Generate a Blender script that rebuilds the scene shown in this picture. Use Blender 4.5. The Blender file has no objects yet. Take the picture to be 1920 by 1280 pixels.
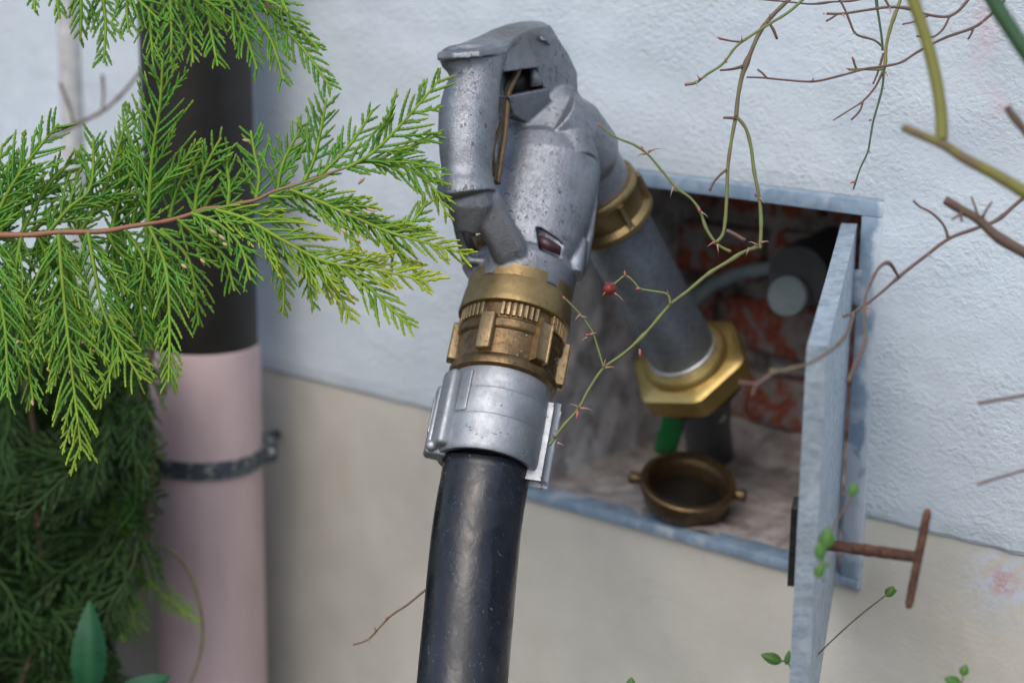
import bpy, bmesh, math, random
from mathutils import Vector, Matrix, noise

scene = bpy.context.scene
COL = scene.collection
R = math.radians
random.seed(7)

# ------------------------------------------------------------------ camera
FPX = 3361.0                       # focal length in pixels of the 1920 px wide photograph
AX = Vector((0.77732217, 0.16103741, -0.60814241))    # wall direction seen by the camera (x right, y down, z forward)
AY = Vector((0.62894167, -0.17705464, 0.75702314))    # into the wall
AZ = Vector((0.01423461, -0.97093697, -0.23891164))   # up
CAM = Vector((0.0, -1.25, 1.15))
cam_data = bpy.data.cameras.new('camera')
cam = bpy.data.objects.new('camera', cam_data)
COL.objects.link(cam)
cx_ = Vector((AX.x, AY.x, AZ.x)); cy_ = -Vector((AX.y, AY.y, AZ.y)); cz_ = -Vector((AX.z, AY.z, AZ.z))
rot = Matrix((cx_, cy_, cz_)).transposed()
cam.matrix_world = Matrix.Translation(CAM) @ rot.to_4x4()
cam_data.sensor_width = 36.0
cam_data.lens = FPX / 1920 * 36.0
cam_data.clip_start = 0.05
cam_data.clip_end = 500
cam_data.dof.use_dof = True
cam_data.dof.focus_distance = 1.27
cam_data.dof.aperture_fstop = 3.8
scene.camera = cam

# ------------------------------------------------------------------ world, sun, exposure
SUN_EL, SUN_AZ = 50.0, 16.0       # veiled sun, high behind the camera; azimuth measured from -Y towards -X
world = bpy.data.worlds.new('World')
scene.world = world
world.use_nodes = True
wn = world.node_tree
bg = wn.nodes['Background']
sky = wn.nodes.new('ShaderNodeTexSky')
sky.sky_type = 'NISHITA'
sky.sun_disc = False
sky.sun_elevation = R(SUN_EL)
sky.sun_rotation = R(180 - SUN_AZ)
sky.dust_density = 3.0
sky.air_density = 1.0
sky.ozone_density = 1.0
wn.links.new(sky.outputs[0], bg.inputs[0])
bg.inputs[1].default_value = 0.145
sun_data = bpy.data.lights.new('sun', 'SUN')
sun_data.energy = 0.7
sun_data.angle = R(50)
sun_data.color = (1.0, 0.98, 0.95)
sun = bpy.data.objects.new('sun', sun_data)
COL.objects.link(sun)
sd = Vector((math.sin(R(SUN_AZ)) * math.cos(R(SUN_EL)), -math.cos(R(SUN_AZ)) * math.cos(R(SUN_EL)), math.sin(R(SUN_EL))))
sun.rotation_euler = sd.to_track_quat('Z', 'Y').to_euler()
sun.location = sd * 5
scene.view_settings.view_transform = 'Standard'
scene.view_settings.look = 'None'
scene.view_settings.gamma = 1.0
scene.view_settings.exposure = 0.40
scene.view_settings.use_curve_mapping = False

# ------------------------------------------------------------------ geometry helpers
RI = Matrix((AX, AY, AZ))          # camera coords -> world


def P(x, y, z):
    """world point at photograph pixel (x, y) and z metres in front of the camera"""
    return CAM + RI @ Vector(((x - 960) / FPX * z, (y - 640) / FPX * z, z))


def onY(x, y, Y=0.0):
    r = RI @ Vector(((x - 960) / FPX, (y - 640) / FPX, 1))
    return CAM + r * ((Y - CAM.y) / r.y)


def onZ(x, y, Z=0.0):
    r = RI @ Vector(((x - 960) / FPX, (y - 640) / FPX, 1))
    return CAM + r * ((Z - CAM.z) / r.z)


def root(name, label, cat, loc=(0, 0, 0), group=None):
    o = bpy.data.objects.new(name, None)
    COL.objects.link(o)
    o.location = loc
    o.empty_display_size = 0.02
    o['label'] = label
    o['category'] = cat
    if group:
        o['group'] = group
    return o


def link(name, me, m, parent=None, smooth=True):
    o = bpy.data.objects.new(name, me)
    COL.objects.link(o)
    if m is not None:
        if len(me.materials) == 0:
            me.materials.append(m)
    if parent:
        o.parent = parent
        top = parent
        off = Vector(parent.location)
        if parent.parent:
            off = off + Vector(parent.parent.location) * 0
        o.matrix_parent_inverse = Matrix.Translation(-Vector(base_of(parent)))
    if smooth:
        me.polygons.foreach_set('use_smooth', [True] * len(me.polygons))
    return o


def base_of(o):
    while o.parent:
        o = o.parent
        return Vector((0, 0, 0)) if o.type == 'EMPTY' and False else Vector((0, 0, 0))
    return Vector(o.location)


def mesh_of(V, F, name='m'):
    me = bpy.data.meshes.new(name)
    me.from_pydata([tuple(v) for v in V], [], F)
    me.update()
    return me


def part(name, VF, m, parent, smooth=True, attr=None, sharp=None):
    me = mesh_of(VF[0], VF[1], name)
    if attr is not None:
        a = me.attributes.new('tip', 'FLOAT', 'POINT')
        a.data.foreach_set('value', attr)
    o = link(name, me, m, parent, smooth)
    if sharp:
        me.set_sharp_from_angle(angle=R(sharp))
    return o


def bm_part(name, bm, m, parent, smooth=True, sharp=30):
    me = bpy.data.meshes.new(name)
    bm.to_mesh(me)
    bm.free()
    o = link(name, me, m, parent, smooth)
    if smooth and sharp:
        me.set_sharp_from_angle(angle=R(sharp))
    return o


def tag(o, label=None, cat=None, group=None, kind=None):
    if label: o['label'] = label
    if cat: o['category'] = cat
    if group: o['group'] = group
    if kind: o['kind'] = kind
    return o


def box_bm(bm, c, ax, h, bev=0.0, seg=2):
    """bevelled box: centre, three unit axes, half sizes"""
    r = bmesh.ops.create_cube(bm, size=2.0)
    vs = r['verts']
    M = Matrix(ax).transposed()
    for v in vs:
        v.co = Vector(c) + M @ Vector((v.co.x * h[0], v.co.y * h[1], v.co.z * h[2]))
    if bev > 0:
        es = list({e for v in vs for e in v.link_edges})
        bmesh.ops.bevel(bm, geom=es, offset=bev, segments=seg, affect='EDGES', profile=0.5)
    return vs


WORLDAX = (Vector((1, 0, 0)), Vector((0, 1, 0)), Vector((0, 0, 1)))


def wbox(x0, x1, y0, y1, z0, z1, bev=0.0, bm=None):
    b = bm or bmesh.new()
    box_bm(b, ((x0 + x1) / 2, (y0 + y1) / 2, (z0 + z1) / 2), WORLDAX,
           (abs(x1 - x0) / 2, abs(y1 - y0) / 2, abs(z1 - z0) / 2), bev)
    return b


def frame(a):
    a = a.normalized()
    u = a.cross(Vector((0, 0, 1)))
    if u.length < 1e-3:
        u = a.cross(Vector((1, 0, 0)))
    u.normalize()
    return a, u, u.cross(a)


def tube(V, F, pts, rad, sides=8, A=None, av=None, flat=1.0, nrm=None, cap=True):
    n = len(pts)
    base = len(V)
    u = None
    for i in range(n):
        t = (pts[min(i + 1, n - 1)] - pts[max(i - 1, 0)])
        if t.length < 1e-9:
            t = Vector((0, 0, 1))
        t.normalize()
        if nrm is not None:
            u = nrm.cross(t)
            if u.length < 1e-4:
                u = t.orthogonal()
        elif u is None:
            u = t.orthogonal()
        else:
            u = u - t * u.dot(t)
        u = u.normalized()
        w = t.cross(u)
        r = rad[i] if hasattr(rad, '__len__') else rad
        for k in range(sides):
            a = 2 * math.pi * k / sides
            V.append(pts[i] + u * (r * math.cos(a)) + w * (r * flat * math.sin(a)))
            if A is not None:
                A.append(av[i] if hasattr(av, '__len__') else av)
    for i in range(n - 1):
        for k in range(sides):
            k2 = (k + 1) % sides
            F.append((base + i * sides + k, base + i * sides + k2, base + (i + 1) * sides + k2, base + (i + 1) * sides + k))
    if cap:
        F.append(tuple(base + k for k in reversed(range(sides))))
        F.append(tuple(base + (n - 1) * sides + k for k in range(sides)))


def spline(pts, step):
    """Catmull-Rom through Vectors, sampled about every step metres"""
    out = []
    n = len(pts)
    for i in range(n - 1):
        p0 = pts[max(i - 1, 0)]; p1 = pts[i]; p2 = pts[i + 1]; p3 = pts[min(i + 2, n - 1)]
        k = max(1, int((p2 - p1).length / step))
        for j in range(k):
            t = j / k
            out.append(0.5 * ((2 * p1) + (p2 - p0) * t + (2 * p0 - 5 * p1 + 4 * p2 - p3) * t * t + (-p0 + 3 * p1 - 3 * p2 + p3) * t ** 3))
    out.append(pts[-1].copy())
    return out


def lathe(o, a, prof, seg=64, u=None):
    """closed profile of (t, r) around axis a from origin o; returns V, F"""
    a = a.normalized()
    if u is None:
        u = a.orthogonal().normalized()
    w = a.cross(u)
    V, F = [], []
    n = len(prof)
    for (t, r) in prof:
        for k in range(seg):
            an = 2 * math.pi * k / seg
            V.append(o + a * t + (u * math.cos(an) + w * math.sin(an)) * r)
    for i in range(n - 1):
        for k in range(seg):
            k2 = (k + 1) % seg
            F.append((i * seg + k, i * seg + k2, (i + 1) * seg + k2, (i + 1) * seg + k))
    return V, F


def loft(rings, sides=32, ex=2.0, roll=0.0):
    """closed body from (px, py, z, ra_px, rb_px): ra across the view, rb in depth; ex = superellipse power"""
    V, F = [], []
    cs = [P(r[0], r[1], r[2]) for r in rings]
    n = len(cs)
    for i, r in enumerate(rings):
        t = (cs[min(i + 1, n - 1)] - cs[max(i - 1, 0)]).normalized()
        v = (cs[i] - CAM).normalized()
        a = t.cross(v).normalized()
        b = a.cross(t).normalized()
        ra = r[3] * r[2] / FPX; rb = r[4] * r[2] / FPX
        for k in range(sides):
            an = 2 * math.pi * k / sides + roll
            c, s = math.cos(an), math.sin(an)
            c2 = math.copysign(abs(c) ** (2 / ex), c); s2 = math.copysign(abs(s) ** (2 / ex), s)
            V.append(cs[i] + a * (ra * c2) + b * (rb * s2))
    for i in range(n - 1):
        for k in range(sides):
            k2 = (k + 1) % sides
            F.append((i * sides + k, i * sides + k2, (i + 1) * sides + k2, (i + 1) * sides + k))
    F.append(tuple(reversed(range(sides))))
    F.append(tuple((n - 1) * sides + k for k in range(sides)))
    return V, F


def fix_normals(me):
    b = bmesh.new(); b.from_mesh(me)
    bmesh.ops.recalc_face_normals(b, faces=b.faces)
    b.to_mesh(me); b.free()


def cast_part(name, pieces, m, parent, voxel=0.0011, smooth=5, cutters=()):
    """weld overlapping closed pieces into one cast body with soft fillets"""
    V, F = [], []
    for (v, f) in pieces:
        b = len(V)
        V += list(v)
        F += [tuple(i + b for i in q) for q in f]
    me = mesh_of(V, F, name)
    fix_normals(me)
    o = bpy.data.objects.new('tmp', me); COL.objects.link(o)
    md = o.modifiers.new('r', 'REMESH'); md.mode = 'VOXEL'; md.voxel_size = voxel
    tmp = []
    for c in cutters:
        cm = mesh_of(c[0], c[1], 'cut'); fix_normals(cm)
        co = bpy.data.objects.new('cut', cm); COL.objects.link(co); tmp.append(co)
        bo = o.modifiers.new('b', 'BOOLEAN'); bo.operation = 'DIFFERENCE'; bo.object = co; bo.solver = 'EXACT' if False else 'FAST'
    if cutters:
        md = o.modifiers.new('r2', 'REMESH'); md.mode = 'VOXEL'; md.voxel_size = voxel
    sm = o.modifiers.new('s', 'SMOOTH'); sm.factor = 0.5; sm.iterations = smooth
    bpy.context.view_layer.update()
    dg = bpy.context.evaluated_depsgraph_get()
    me2 = bpy.data.meshes.new_from_object(o.evaluated_get(dg))
    me2.name = name
    bpy.data.objects.remove(o)
    for t in tmp:
        bpy.data.objects.remove(t)
    me2.materials.clear()
    return link(name, me2, m, parent, True)


# ------------------------------------------------------------------ material helpers
class NT:
    def __init__(s, name):
        s.m = bpy.data.materials.new(name)
        s.m.use_nodes = True
        s.t = s.m.node_tree
        s.b = s.t.nodes['Principled BSDF']
        s.tc = s.t.nodes.new('ShaderNodeTexCoord').outputs['Object']

    def n(s, typ, **kw):
        x = s.t.nodes.new(typ)
        for k, v in kw.items():
            if k in x.inputs:
                x.inputs[k].default_value = v
            else:
                setattr(x, k, v)
        return x

    def l(s, a, b):
        s.t.links.new(a, b)

    def noise(s, scale, detail=4, rough=0.55, dist=0.0, stretch=None, vec=None):
        x = s.n('ShaderNodeTexNoise', Scale=scale, Detail=detail, Roughness=rough, Distortion=dist)
        v = vec or s.tc
        if stretch:
            mp = s.n('ShaderNodeMapping')
            mp.inputs['Scale'].default_value = stretch
            s.l(v, mp.inputs[0]); v = mp.outputs[0]
        s.l(v, x.inputs['Vector'])
        return x.outputs['Fac']

    def voro(s, scale, feature='F1', stretch=None):
        x = s.n('ShaderNodeTexVoronoi', Scale=scale)
        x.feature = feature
        v = s.tc
        if stretch:
            mp = s.n('ShaderNodeMapping')
            mp.inputs['Scale'].default_value = stretch
            s.l(v, mp.inputs[0]); v = mp.outputs[0]
        s.l(v, x.inputs['Vector'])
        return x.outputs['Color'] if feature == 'COL' else x.outputs[0]

    def ramp(s, fac, stops):
        x = s.n('ShaderNodeValToRGB')
        e = x.color_ramp.elements
        while len(e) < len(stops):
            e.new(0.5)
        for i, (p, c) in enumerate(stops):
            e[i].position = p
            e[i].color = (*c, 1) if hasattr(c, '__len__') else (c, c, c, 1)
        s.l(fac, x.inputs[0])
        return x.outputs[0]

    def mix(s, fac, a, b, mode='MIX'):
        x = s.n('ShaderNodeMix')
        x.data_type = 'RGBA'
        x.blend_type = mode
        for sock, v in ((0, fac), (6, a), (7, b)):
            if hasattr(v, 'is_linked') or isinstance(v, bpy.types.NodeSocket):
                s.l(v, x.inputs[sock])
            elif sock == 0:
                x.inputs[0].default_value = v
            else:
                x.inputs[sock].default_value = (*v, 1) if hasattr(v, '__len__') else (v, v, v, 1)
        return x.outputs[2]

    def math(s, op, a, b=0.0):
        x = s.n('ShaderNodeMath', operation=op)
        for i, v in enumerate((a, b)):
            if isinstance(v, bpy.types.NodeSocket):
                s.l(v, x.inputs[i])
            else:
                x.inputs[i].default_value = v
        return x.outputs[0]

    def bump(s, h, dist=0.001, strength=1.0, prev=None):
        x = s.n('ShaderNodeBump', Strength=strength, Distance=dist)
        s.l(h, x.inputs['Height'])
        if prev:
            s.l(prev, x.inputs['Normal'])
        return x.outputs[0]

    def out(s, col=None, rough=None, metal=None, normal=None, **kw):
        for key, v in (('Base Color', col), ('Roughness', rough), ('Metallic', metal), ('Normal', normal)):
            if v is None:
                continue
            if isinstance(v, bpy.types.NodeSocket):
                s.l(v, s.b.inputs[key])
            else:
                s.b.inputs[key].default_value = (*v, 1) if hasattr(v, '__len__') else v
        for k, v in kw.items():
            s.b.inputs[k.replace('_', ' ')].default_value = v
        return s.m


def cast_metal(name, base, dark, pit_lo=0.60, rough=(0.34, 0.62), metal=0.85, pitscale=330, streak=None, grime=0.35, grain=1.0, dirt=()):
    t = NT(name)
    big = t.noise(28, 5, 0.6)
    fine = t.noise(1500, 2, 0.5)
    mid = t.noise(160, 6, 0.65)
    scr = t.noise(pitscale, 2, 0.5, 0.9, stretch=streak or (1, 1, 0.5))
    scr2 = t.noise(pitscale * 2.1, 2, 0.5, 0.4, stretch=(0.6, 1.3, 0.8))
    pit = t.ramp(scr, [(pit_lo, 0.0), (pit_lo + 0.03, 1.0)])
    pit2 = t.ramp(scr2, [(pit_lo + .015, 0.0), (pit_lo + 0.045, 1.0)])
    area = t.ramp(t.noise(50, 4, 0.7), [(0.46, 0.0), (0.62, 1.0)])
    area2 = t.ramp(t.noise(30, 4, 0.7), [(0.45, 0.05), (0.66, 0.8)])
    pitm = t.math('MAXIMUM', t.math('MULTIPLY', pit, area), t.math('MULTIPLY', pit2, area2))
    c = t.mix(t.ramp(big, [(0.35, 0.0), (0.7, 1.0)]), tuple(b * 0.70 for b in base), base)
    c = t.mix(t.ramp(mid, [(0.45, 0.0), (0.75, grime)]), c, dark)
    c = t.mix(t.math('MULTIPLY', pitm, 0.9), c, tuple(d * 0.3 for d in dark))
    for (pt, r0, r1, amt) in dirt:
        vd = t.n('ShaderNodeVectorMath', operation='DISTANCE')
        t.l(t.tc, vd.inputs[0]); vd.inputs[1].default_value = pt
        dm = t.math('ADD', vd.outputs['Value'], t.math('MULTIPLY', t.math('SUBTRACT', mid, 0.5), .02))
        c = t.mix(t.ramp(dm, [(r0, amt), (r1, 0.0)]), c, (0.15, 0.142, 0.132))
    r = t.ramp(mid, [(0.3, rough[0]), (0.7, rough[1])])
    nrm = t.bump(mid, 0.0005, 0.7)
    nrm = t.bump(fine, 0.00016 * grain, 1.0, nrm)
    nrm = t.bump(pitm, -0.0006, 0.8, nrm)
    mt = t.ramp(pitm, [(0.0, metal), (1.0, 0.1)])
    return t.out(c, r, mt, nrm)


def simple(name, col, rough=0.6, metal=0.0, var=0.25, scale=60, bump=0.0004, bscale=400, dark=None):
    t = NT(name)
    nz = t.noise(scale, 5, 0.6)
    c = t.mix(t.ramp(nz, [(0.35, 0.0), (0.7, 1.0)]), dark or tuple(v * (1 - var) for v in col), tuple(min(1, v * (1 + var * 0.4)) for v in col))
    nrm = t.bump(t.noise(bscale, 4, 0.6), bump, 0.8)
    return t.out(c, rough, metal, nrm)


M = {}


def mk_render_white():
    t = NT('white_render')
    # soft roughcast: rounded grains pulled a little along one direction
    a = t.noise(185, 3, 0.55, 0.3, stretch=(1.0, 1.0, 1.35))
    b = t.noise(420, 3, 0.5)
    g = t.noise(14, 4, 0.6)
    lg = t.noise(4.5, 4, 0.6, 0.3)
    tr = t.noise(9, 2, 0.5, 0.2, stretch=(1, 1, 1.8))
    nrm = t.bump(lg, 0.012, 0.3)
    nrm = t.bump(tr, 0.003, 0.4, nrm)
    nrm = t.bump(g, 0.005, 0.5, nrm)
    am = t.math('MULTIPLY', a, t.ramp(tr, [(0.35, 0.25), (0.62, 1.0)]))
    nrm = t.bump(am, 0.0023, 0.75, nrm)
    nrm = t.bump(b, 0.0008, 0.6, nrm)
    c = t.mix(t.ramp(g, [(0.3, 0.0), (0.7, 1.0)]), (0.53, 0.61, 0.68), (0.63, 0.715, 0.785))
    c = t.mix(t.ramp(lg, [(0.35, 0.35), (0.6, 0.0)]), c, (0.50, 0.565, 0.60))
    c = t.mix(t.ramp(a, [(0.25, 0.12), (0.45, 0.0)]), c, (0.36, 0.40, 0.46))
    # faint reddish smear at the upper right
    sp = t.n('ShaderNodeSeparateXYZ'); t.l(t.tc, sp.inputs[0])
    dx = t.math('ABSOLUTE', t.math('ADD', t.math('ADD', sp.outputs[0], 0.563), t.math('MULTIPLY', t.math('ADD', sp.outputs[2], -1.06), 0.35)))
    band = t.ramp(dx, [(0.0, 1.0), (0.02, 0.0)])
    hz = t.ramp(sp.outputs[2], [(0.96, 0.0), (1.0, 1.0)])
    sm = t.math('MULTIPLY', t.math('MULTIPLY', band, hz), t.ramp(t.noise(40, 4), [(0.4, 0.0), (0.65, 0.7)]))
    c = t.mix(sm, c, (0.60, 0.50, 0.56))
    return t.out(c, 0.85, 0.0, nrm, Specular_IOR_Level=0.25)


def mk_plinth():
    t = NT('beige_plinth_render')
    a = t.noise(13, 3, 0.5, 0.1)
    b = t.noise(240, 4, 0.6)
    st = t.noise(30, 3, 0.5, 0.1, stretch=(1.0, 1.0, 0.6))
    nrm = t.bump(a, 0.006, 0.5)
    nrm = t.bump(st, 0.001, 0.4, nrm)
    nrm = t.bump(b, 0.0006, 0.7, nrm)
    c = t.mix(t.ramp(a, [(0.3, 0.0), (0.7, 1.0)]), (0.50, 0.49, 0.435), (0.59, 0.575, 0.515))
    c = t.mix(t.ramp(st, [(0.6, 0.0), (0.8, 0.35)]), c, (0.42, 0.38, 0.30))
    # pale paint dabs with a pink centre low on the right
    vd = t.n('ShaderNodeVectorMath', operation='DISTANCE')
    t.l(t.tc, vd.inputs[0]); vd.inputs[1].default_value = onY(1880, 1090)
    blot = t.math('MULTIPLY', t.ramp(vd.outputs['Value'], [(0.012, 1.0), (0.045, 0.0)]), t.ramp(t.noise(90, 5, 0.7), [(0.42, 0.0), (0.55, 1.0)]))
    c = t.mix(blot, c, (0.55, 0.60, 0.68))
    pk = t.math('MULTIPLY', t.ramp(vd.outputs['Value'], [(0.004, 1.0), (0.016, 0.0)]), t.ramp(t.noise(120, 4, 0.7), [(0.4, 0.0), (0.55, 1.0)]))
    c = t.mix(pk, c, (0.52, 0.33, 0.36))
    return t.out(c, 0.85, 0.0, nrm, Specular_IOR_Level=0.25)


def mk_brick():
    t = NT('old_red_brick')
    a = t.noise(38, 5, 0.65, 0.8)
    b = t.noise(220, 4, 0.6)
    c = t.mix(t.ramp(b, [(0.35, 0.0), (0.7, 1.0)]), (0.12, 0.030, 0.02), (0.42, 0.11, 0.055))
    c = t.mix(t.ramp(a, [(0.45, 0.0), (0.56, 0.95)]), c, (0.25, 0.245, 0.245))
    c = t.mix(t.ramp(t.noise(25, 3), [(0.58, 0.0), (0.72, 0.6)]), c, (0.06, 0.04, 0.03))
    nrm = t.bump(a, 0.003, 0.8)
    nrm = t.bump(b, 0.001, 0.8, nrm)
    return t.out(c, 0.9, 0.0, nrm)


def mk_mortar(name, c1, c2, c3=None):
    t = NT(name)
    a = t.noise(26, 6, 0.65, 0.5)
    b = t.noise(200, 5, 0.6)
    c = t.mix(t.ramp(a, [(0.35, 0.0), (0.65, 1.0)]), c1, c2)
    if c3:
        c = t.mix(t.ramp(t.noise(45, 4, 0.6), [(0.52, 0.0), (0.62, 0.8)]), c, c3)
    nrm = t.bump(a, 0.005, 0.7)
    nrm = t.bump(b, 0.001, 0.8, nrm)
    return t.out(c, 0.92, 0.0, nrm)


def mk_galv(name, base, dark, spangle=70, rough=0.5, metal=0.7):
    t = NT(name)
    v = t.n('ShaderNodeTexVoronoi', Scale=spangle); t.l(t.tc, v.inputs['Vector'])
    sp = t.n('ShaderNodeSeparateColor'); t.l(v.outputs['Color'], sp.inputs[0])
    nz = t.noise(95, 6, 0.7, stretch=(1, 1, 2.2))
    c = t.mix(sp.outputs[0], base, tuple(x * 0.8 for x in base))
    c = t.mix(t.ramp(nz, [(0.44, 0.0), (0.64, 0.85)]), c, dark)
    c = t.mix(t.ramp(t.noise(60, 5, 0.7), [(0.56, 0.0), (0.70, 0.5)]), c, (0.68, 0.75, 0.80))
    nrm = t.bump(nz, 0.0003, 0.6)
    r = t.ramp(nz, [(0.3, rough - 0.1), (0.7, rough + 0.15)])
    return t.out(c, r, metal, nrm)


def mk_frame():
    t = NT('blue_grey_frame_paint')
    a = t.noise(45, 5, 0.65, 0.4)
    c = t.mix(t.ramp(a, [(0.4, 0.0), (0.6, 1.0)]), (0.17, 0.25, 0.34), (0.25, 0.34, 0.43))
    c = t.mix(t.ramp(t.noise(13, 5, 0.6), [(0.54, 0.0), (0.60, 0.8)]), c, (0.45, 0.50, 0.56))
    sp = t.n('ShaderNodeSeparateXYZ'); t.l(t.tc, sp.inputs[0])
    ex = t.math('MULTIPLY', t.math('ADD', sp.outputs[0], 0.652 - 0.009), 90.0)
    ez = t.math('MULTIPLY', t.math('ADD', sp.outputs[2], -0.9165 - 0.010), 120.0)
    m_ = t.math('ADD', t.math('MAXIMUM', ex, ez), t.math('MULTIPLY', t.math('SUBTRACT', t.noise(40, 5, 0.6), 0.5), 2.4))
    c = t.mix(t.ramp(m_, [(0.15, 0.0), (0.6, 0.8)]), c, (0.55, 0.62, 0.68))
    return t.out(c, 0.6, 0.0, t.bump(a, 0.001, 0.6))


def mk_rust():
    t = NT('rusty_iron')
    a = t.noise(140, 6, 0.7)
    c = t.ramp(a, [(0.3, (0.03, 0.016, 0.013)), (0.5, (0.095, 0.045, 0.03)), (0.66, (0.18, 0.085, 0.05))])
    c = t.mix(t.ramp(t.noise(70, 4, 0.7), [(0.66, 0.0), (0.70, 0.9)]), c, (0.55, 0.45, 0.36))
    return t.out(c, 0.85, 0.15, t.bump(a, 0.0008, 0.9))


def mk_rubber():
    t = NT('black_hose_rubber')
    a = t.noise(24, 2, 0.5, 0.6, stretch=(1, 1, .6))
    s = t.noise(170, 4, 0.6, 0.5, stretch=(1.6, 1.6, 0.5))
    f = t.noise(700, 3, 0.6)
    c = t.mix(t.ramp(a, [(0.4, 0.0), (0.7, 1.0)]), (0.007, 0.009, 0.013), (0.017, 0.021, 0.030))
    sc = t.math('MAXIMUM', t.ramp(s, [(0.68, 0.0), (0.72, 0.8)]), t.ramp(t.noise(90, 2, 0.5, 2.5, stretch=(3, 3, .6)), [(0.70, 0.0), (0.71, 0.7)]))
    c = t.mix(sc, c, (0.13, 0.14, 0.16))
    r = t.ramp(t.noise(32, 5, .7, .6, stretch=(1, 1, .6)), [(0.42, 0.14), (0.58, 0.44)])
    nrm = t.bump(a, 0.0015, 0.6)
    nrm = t.bump(t.noise(110, 3, 0.6, 0.5), 0.0005, 0.5, nrm)
    nrm = t.bump(s, 0.0003, 0.4, nrm)
    nrm = t.bump(f, 0.0001, 0.5, nrm)
    return t.out(c, r, 0.0, nrm, Specular_IOR_Level=0.6)


def mk_green(name, dark, light, tipc, trans=0.25):
    t = NT(name)
    at = t.n('ShaderNodeAttribute'); at.attribute_name = 'tip'
    nz = t.noise(60, 4, 0.6)
    c = t.mix(t.ramp(nz, [(0.35, 0.0), (0.65, 1.0)]), dark, light)
    c = t.mix(t.ramp(at.outputs['Fac'], [(0.0, 0.0), (1.0, 1.0)]), c, tipc)
    m = t.out(c, 0.5, 0.0, t.bump(t.noise(1400, 2), 0.0002, 0.5), Specular_IOR_Level=0.35)
    t.b.inputs['Subsurface Weight'].default_value = 0.0
    tr = t.n('ShaderNodeBsdfTranslucent'); t.l(c, tr.inputs[0])
    mx = t.n('ShaderNodeMixShader', Fac=trans)
    t.l(t.b.outputs[0], mx.inputs[1]); t.l(tr.outputs[0], mx.inputs[2])
    t.l(mx.outputs[0], t.t.nodes['Material Output'].inputs['Surface'])
    return m


def mk_twig(name, c1, c2):
    """green or brown rose bark, attribute tip blends towards the second colour"""
    t = NT(name)
    at = t.n('ShaderNodeAttribute'); at.attribute_name = 'tip'
    nz = t.noise(95, 5, 0.7, stretch=(1, 1, 0.6))
    f = t.math('ADD', at.outputs['Fac'], t.math('MULTIPLY', t.math('SUBTRACT', nz, 0.5), 3.2))
    c = t.mix(t.ramp(f, [(0.2, 0.0), (0.8, 1.0)]), c1, c2)
    return t.out(c, 0.55, 0.0, t.bump(nz, 0.0006, 0.7))


M['render'] = mk_render_white()
M['plinth'] = mk_plinth()
M['brick'] = mk_brick()
M['mortar'] = mk_mortar('grey_mortar', (0.17, 0.155, 0.15), (0.36, 0.35, 0.345), (0.06, 0.05, 0.045))
M['cement'] = mk_mortar('smooth_cement', (0.42, 0.43, 0.45), (0.62, 0.63, 0.66), (0.26, 0.25, 0.25))
M['floor'] = mk_mortar('dusty_cement_floor', (0.26, 0.24, 0.235), (0.44, 0.41, 0.40), (0.20, 0.17, 0.155))
M['galv'] = mk_galv('galvanised_sheet', (0.46, 0.55, 0.63), (0.22, 0.29, 0.36), metal=0.45)
M['frame'] = mk_frame()
M['rust'] = mk_rust()
M['rubber'] = mk_rubber()
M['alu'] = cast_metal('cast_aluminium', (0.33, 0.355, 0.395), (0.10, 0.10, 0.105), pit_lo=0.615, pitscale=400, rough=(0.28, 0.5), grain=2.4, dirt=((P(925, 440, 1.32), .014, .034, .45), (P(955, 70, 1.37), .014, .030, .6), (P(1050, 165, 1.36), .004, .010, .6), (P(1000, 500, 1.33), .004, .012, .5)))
M['alu_clamp'] = cast_metal('pressed_aluminium_clamp', (0.46, 0.49, 0.52), (0.24, 0.25, 0.26), pit_lo=0.68, rough=(0.42, 0.6), pitscale=260, streak=(0.6, 0.6, 1.0), grime=0.25)
M['brass'] = cast_metal('weathered_brass', (0.34, 0.25, 0.115), (0.16, 0.11, 0.055), pit_lo=0.71, rough=(0.3, 0.5), grime=0.5)
M['brass_dark'] = cast_metal('dark_oily_brass', (0.22, 0.15, 0.075), (0.045, 0.032, 0.02), pit_lo=0.66, rough=(0.28, 0.5), grime=0.8)
M['brass_lug'] = cast_metal('worn_brass_edges', (0.42, 0.31, 0.17), (0.14, 0.10, 0.06), pit_lo=0.64, rough=(0.3, 0.5), grime=0.5)
M['brass_bright'] = cast_metal('bright_brass', (0.66, 0.49, 0.18), (0.40, 0.28, 0.10), pit_lo=0.72, rough=(0.28, 0.42), grime=0.3)
M['lever'] = cast_metal('bronze_lever', (0.26, 0.18, 0.11), (0.10, 0.07, 0.045), pit_lo=0.64, rough=(0.4, 0.6), grime=0.5)
M['pipe'] = cast_metal('zinc_pipe', (0.36, 0.42, 0.48), (0.15, 0.165, 0.185), pit_lo=0.74, rough=(0.30, 0.5), metal=0.7, grime=0.7)
M['steel'] = cast_metal('pale_steel', (0.7, 0.72, 0.74), (0.4, 0.4, 0.4), pit_lo=0.7)
M['window'] = simple('dark_purple_insert', (0.055, 0.022, 0.028), 0.3)
M['black_pipe'] = simple('black_brown_downpipe', (0.014, 0.0125, 0.011), 0.48, 0, 0.35, 40, 0.0002, 90)
M['green_strap'] = simple('green_plastic', (0.008, 0.15, 0.03), 0.45)
M['dark_metal'] = simple('dark_latch_metal', (0.04, 0.038, 0.038), 0.45, 0.5, 0.5, 160)
M['grey_plastic'] = simple('dark_grey_plastic', (0.07, 0.078, 0.085), 0.5)
M['cap_plastic'] = simple('grey_green_cap', (0.22, 0.28, 0.29), 0.5)
M['conduit'] = simple('off_white_conduit', (0.56, 0.57, 0.58), 0.6)
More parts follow.
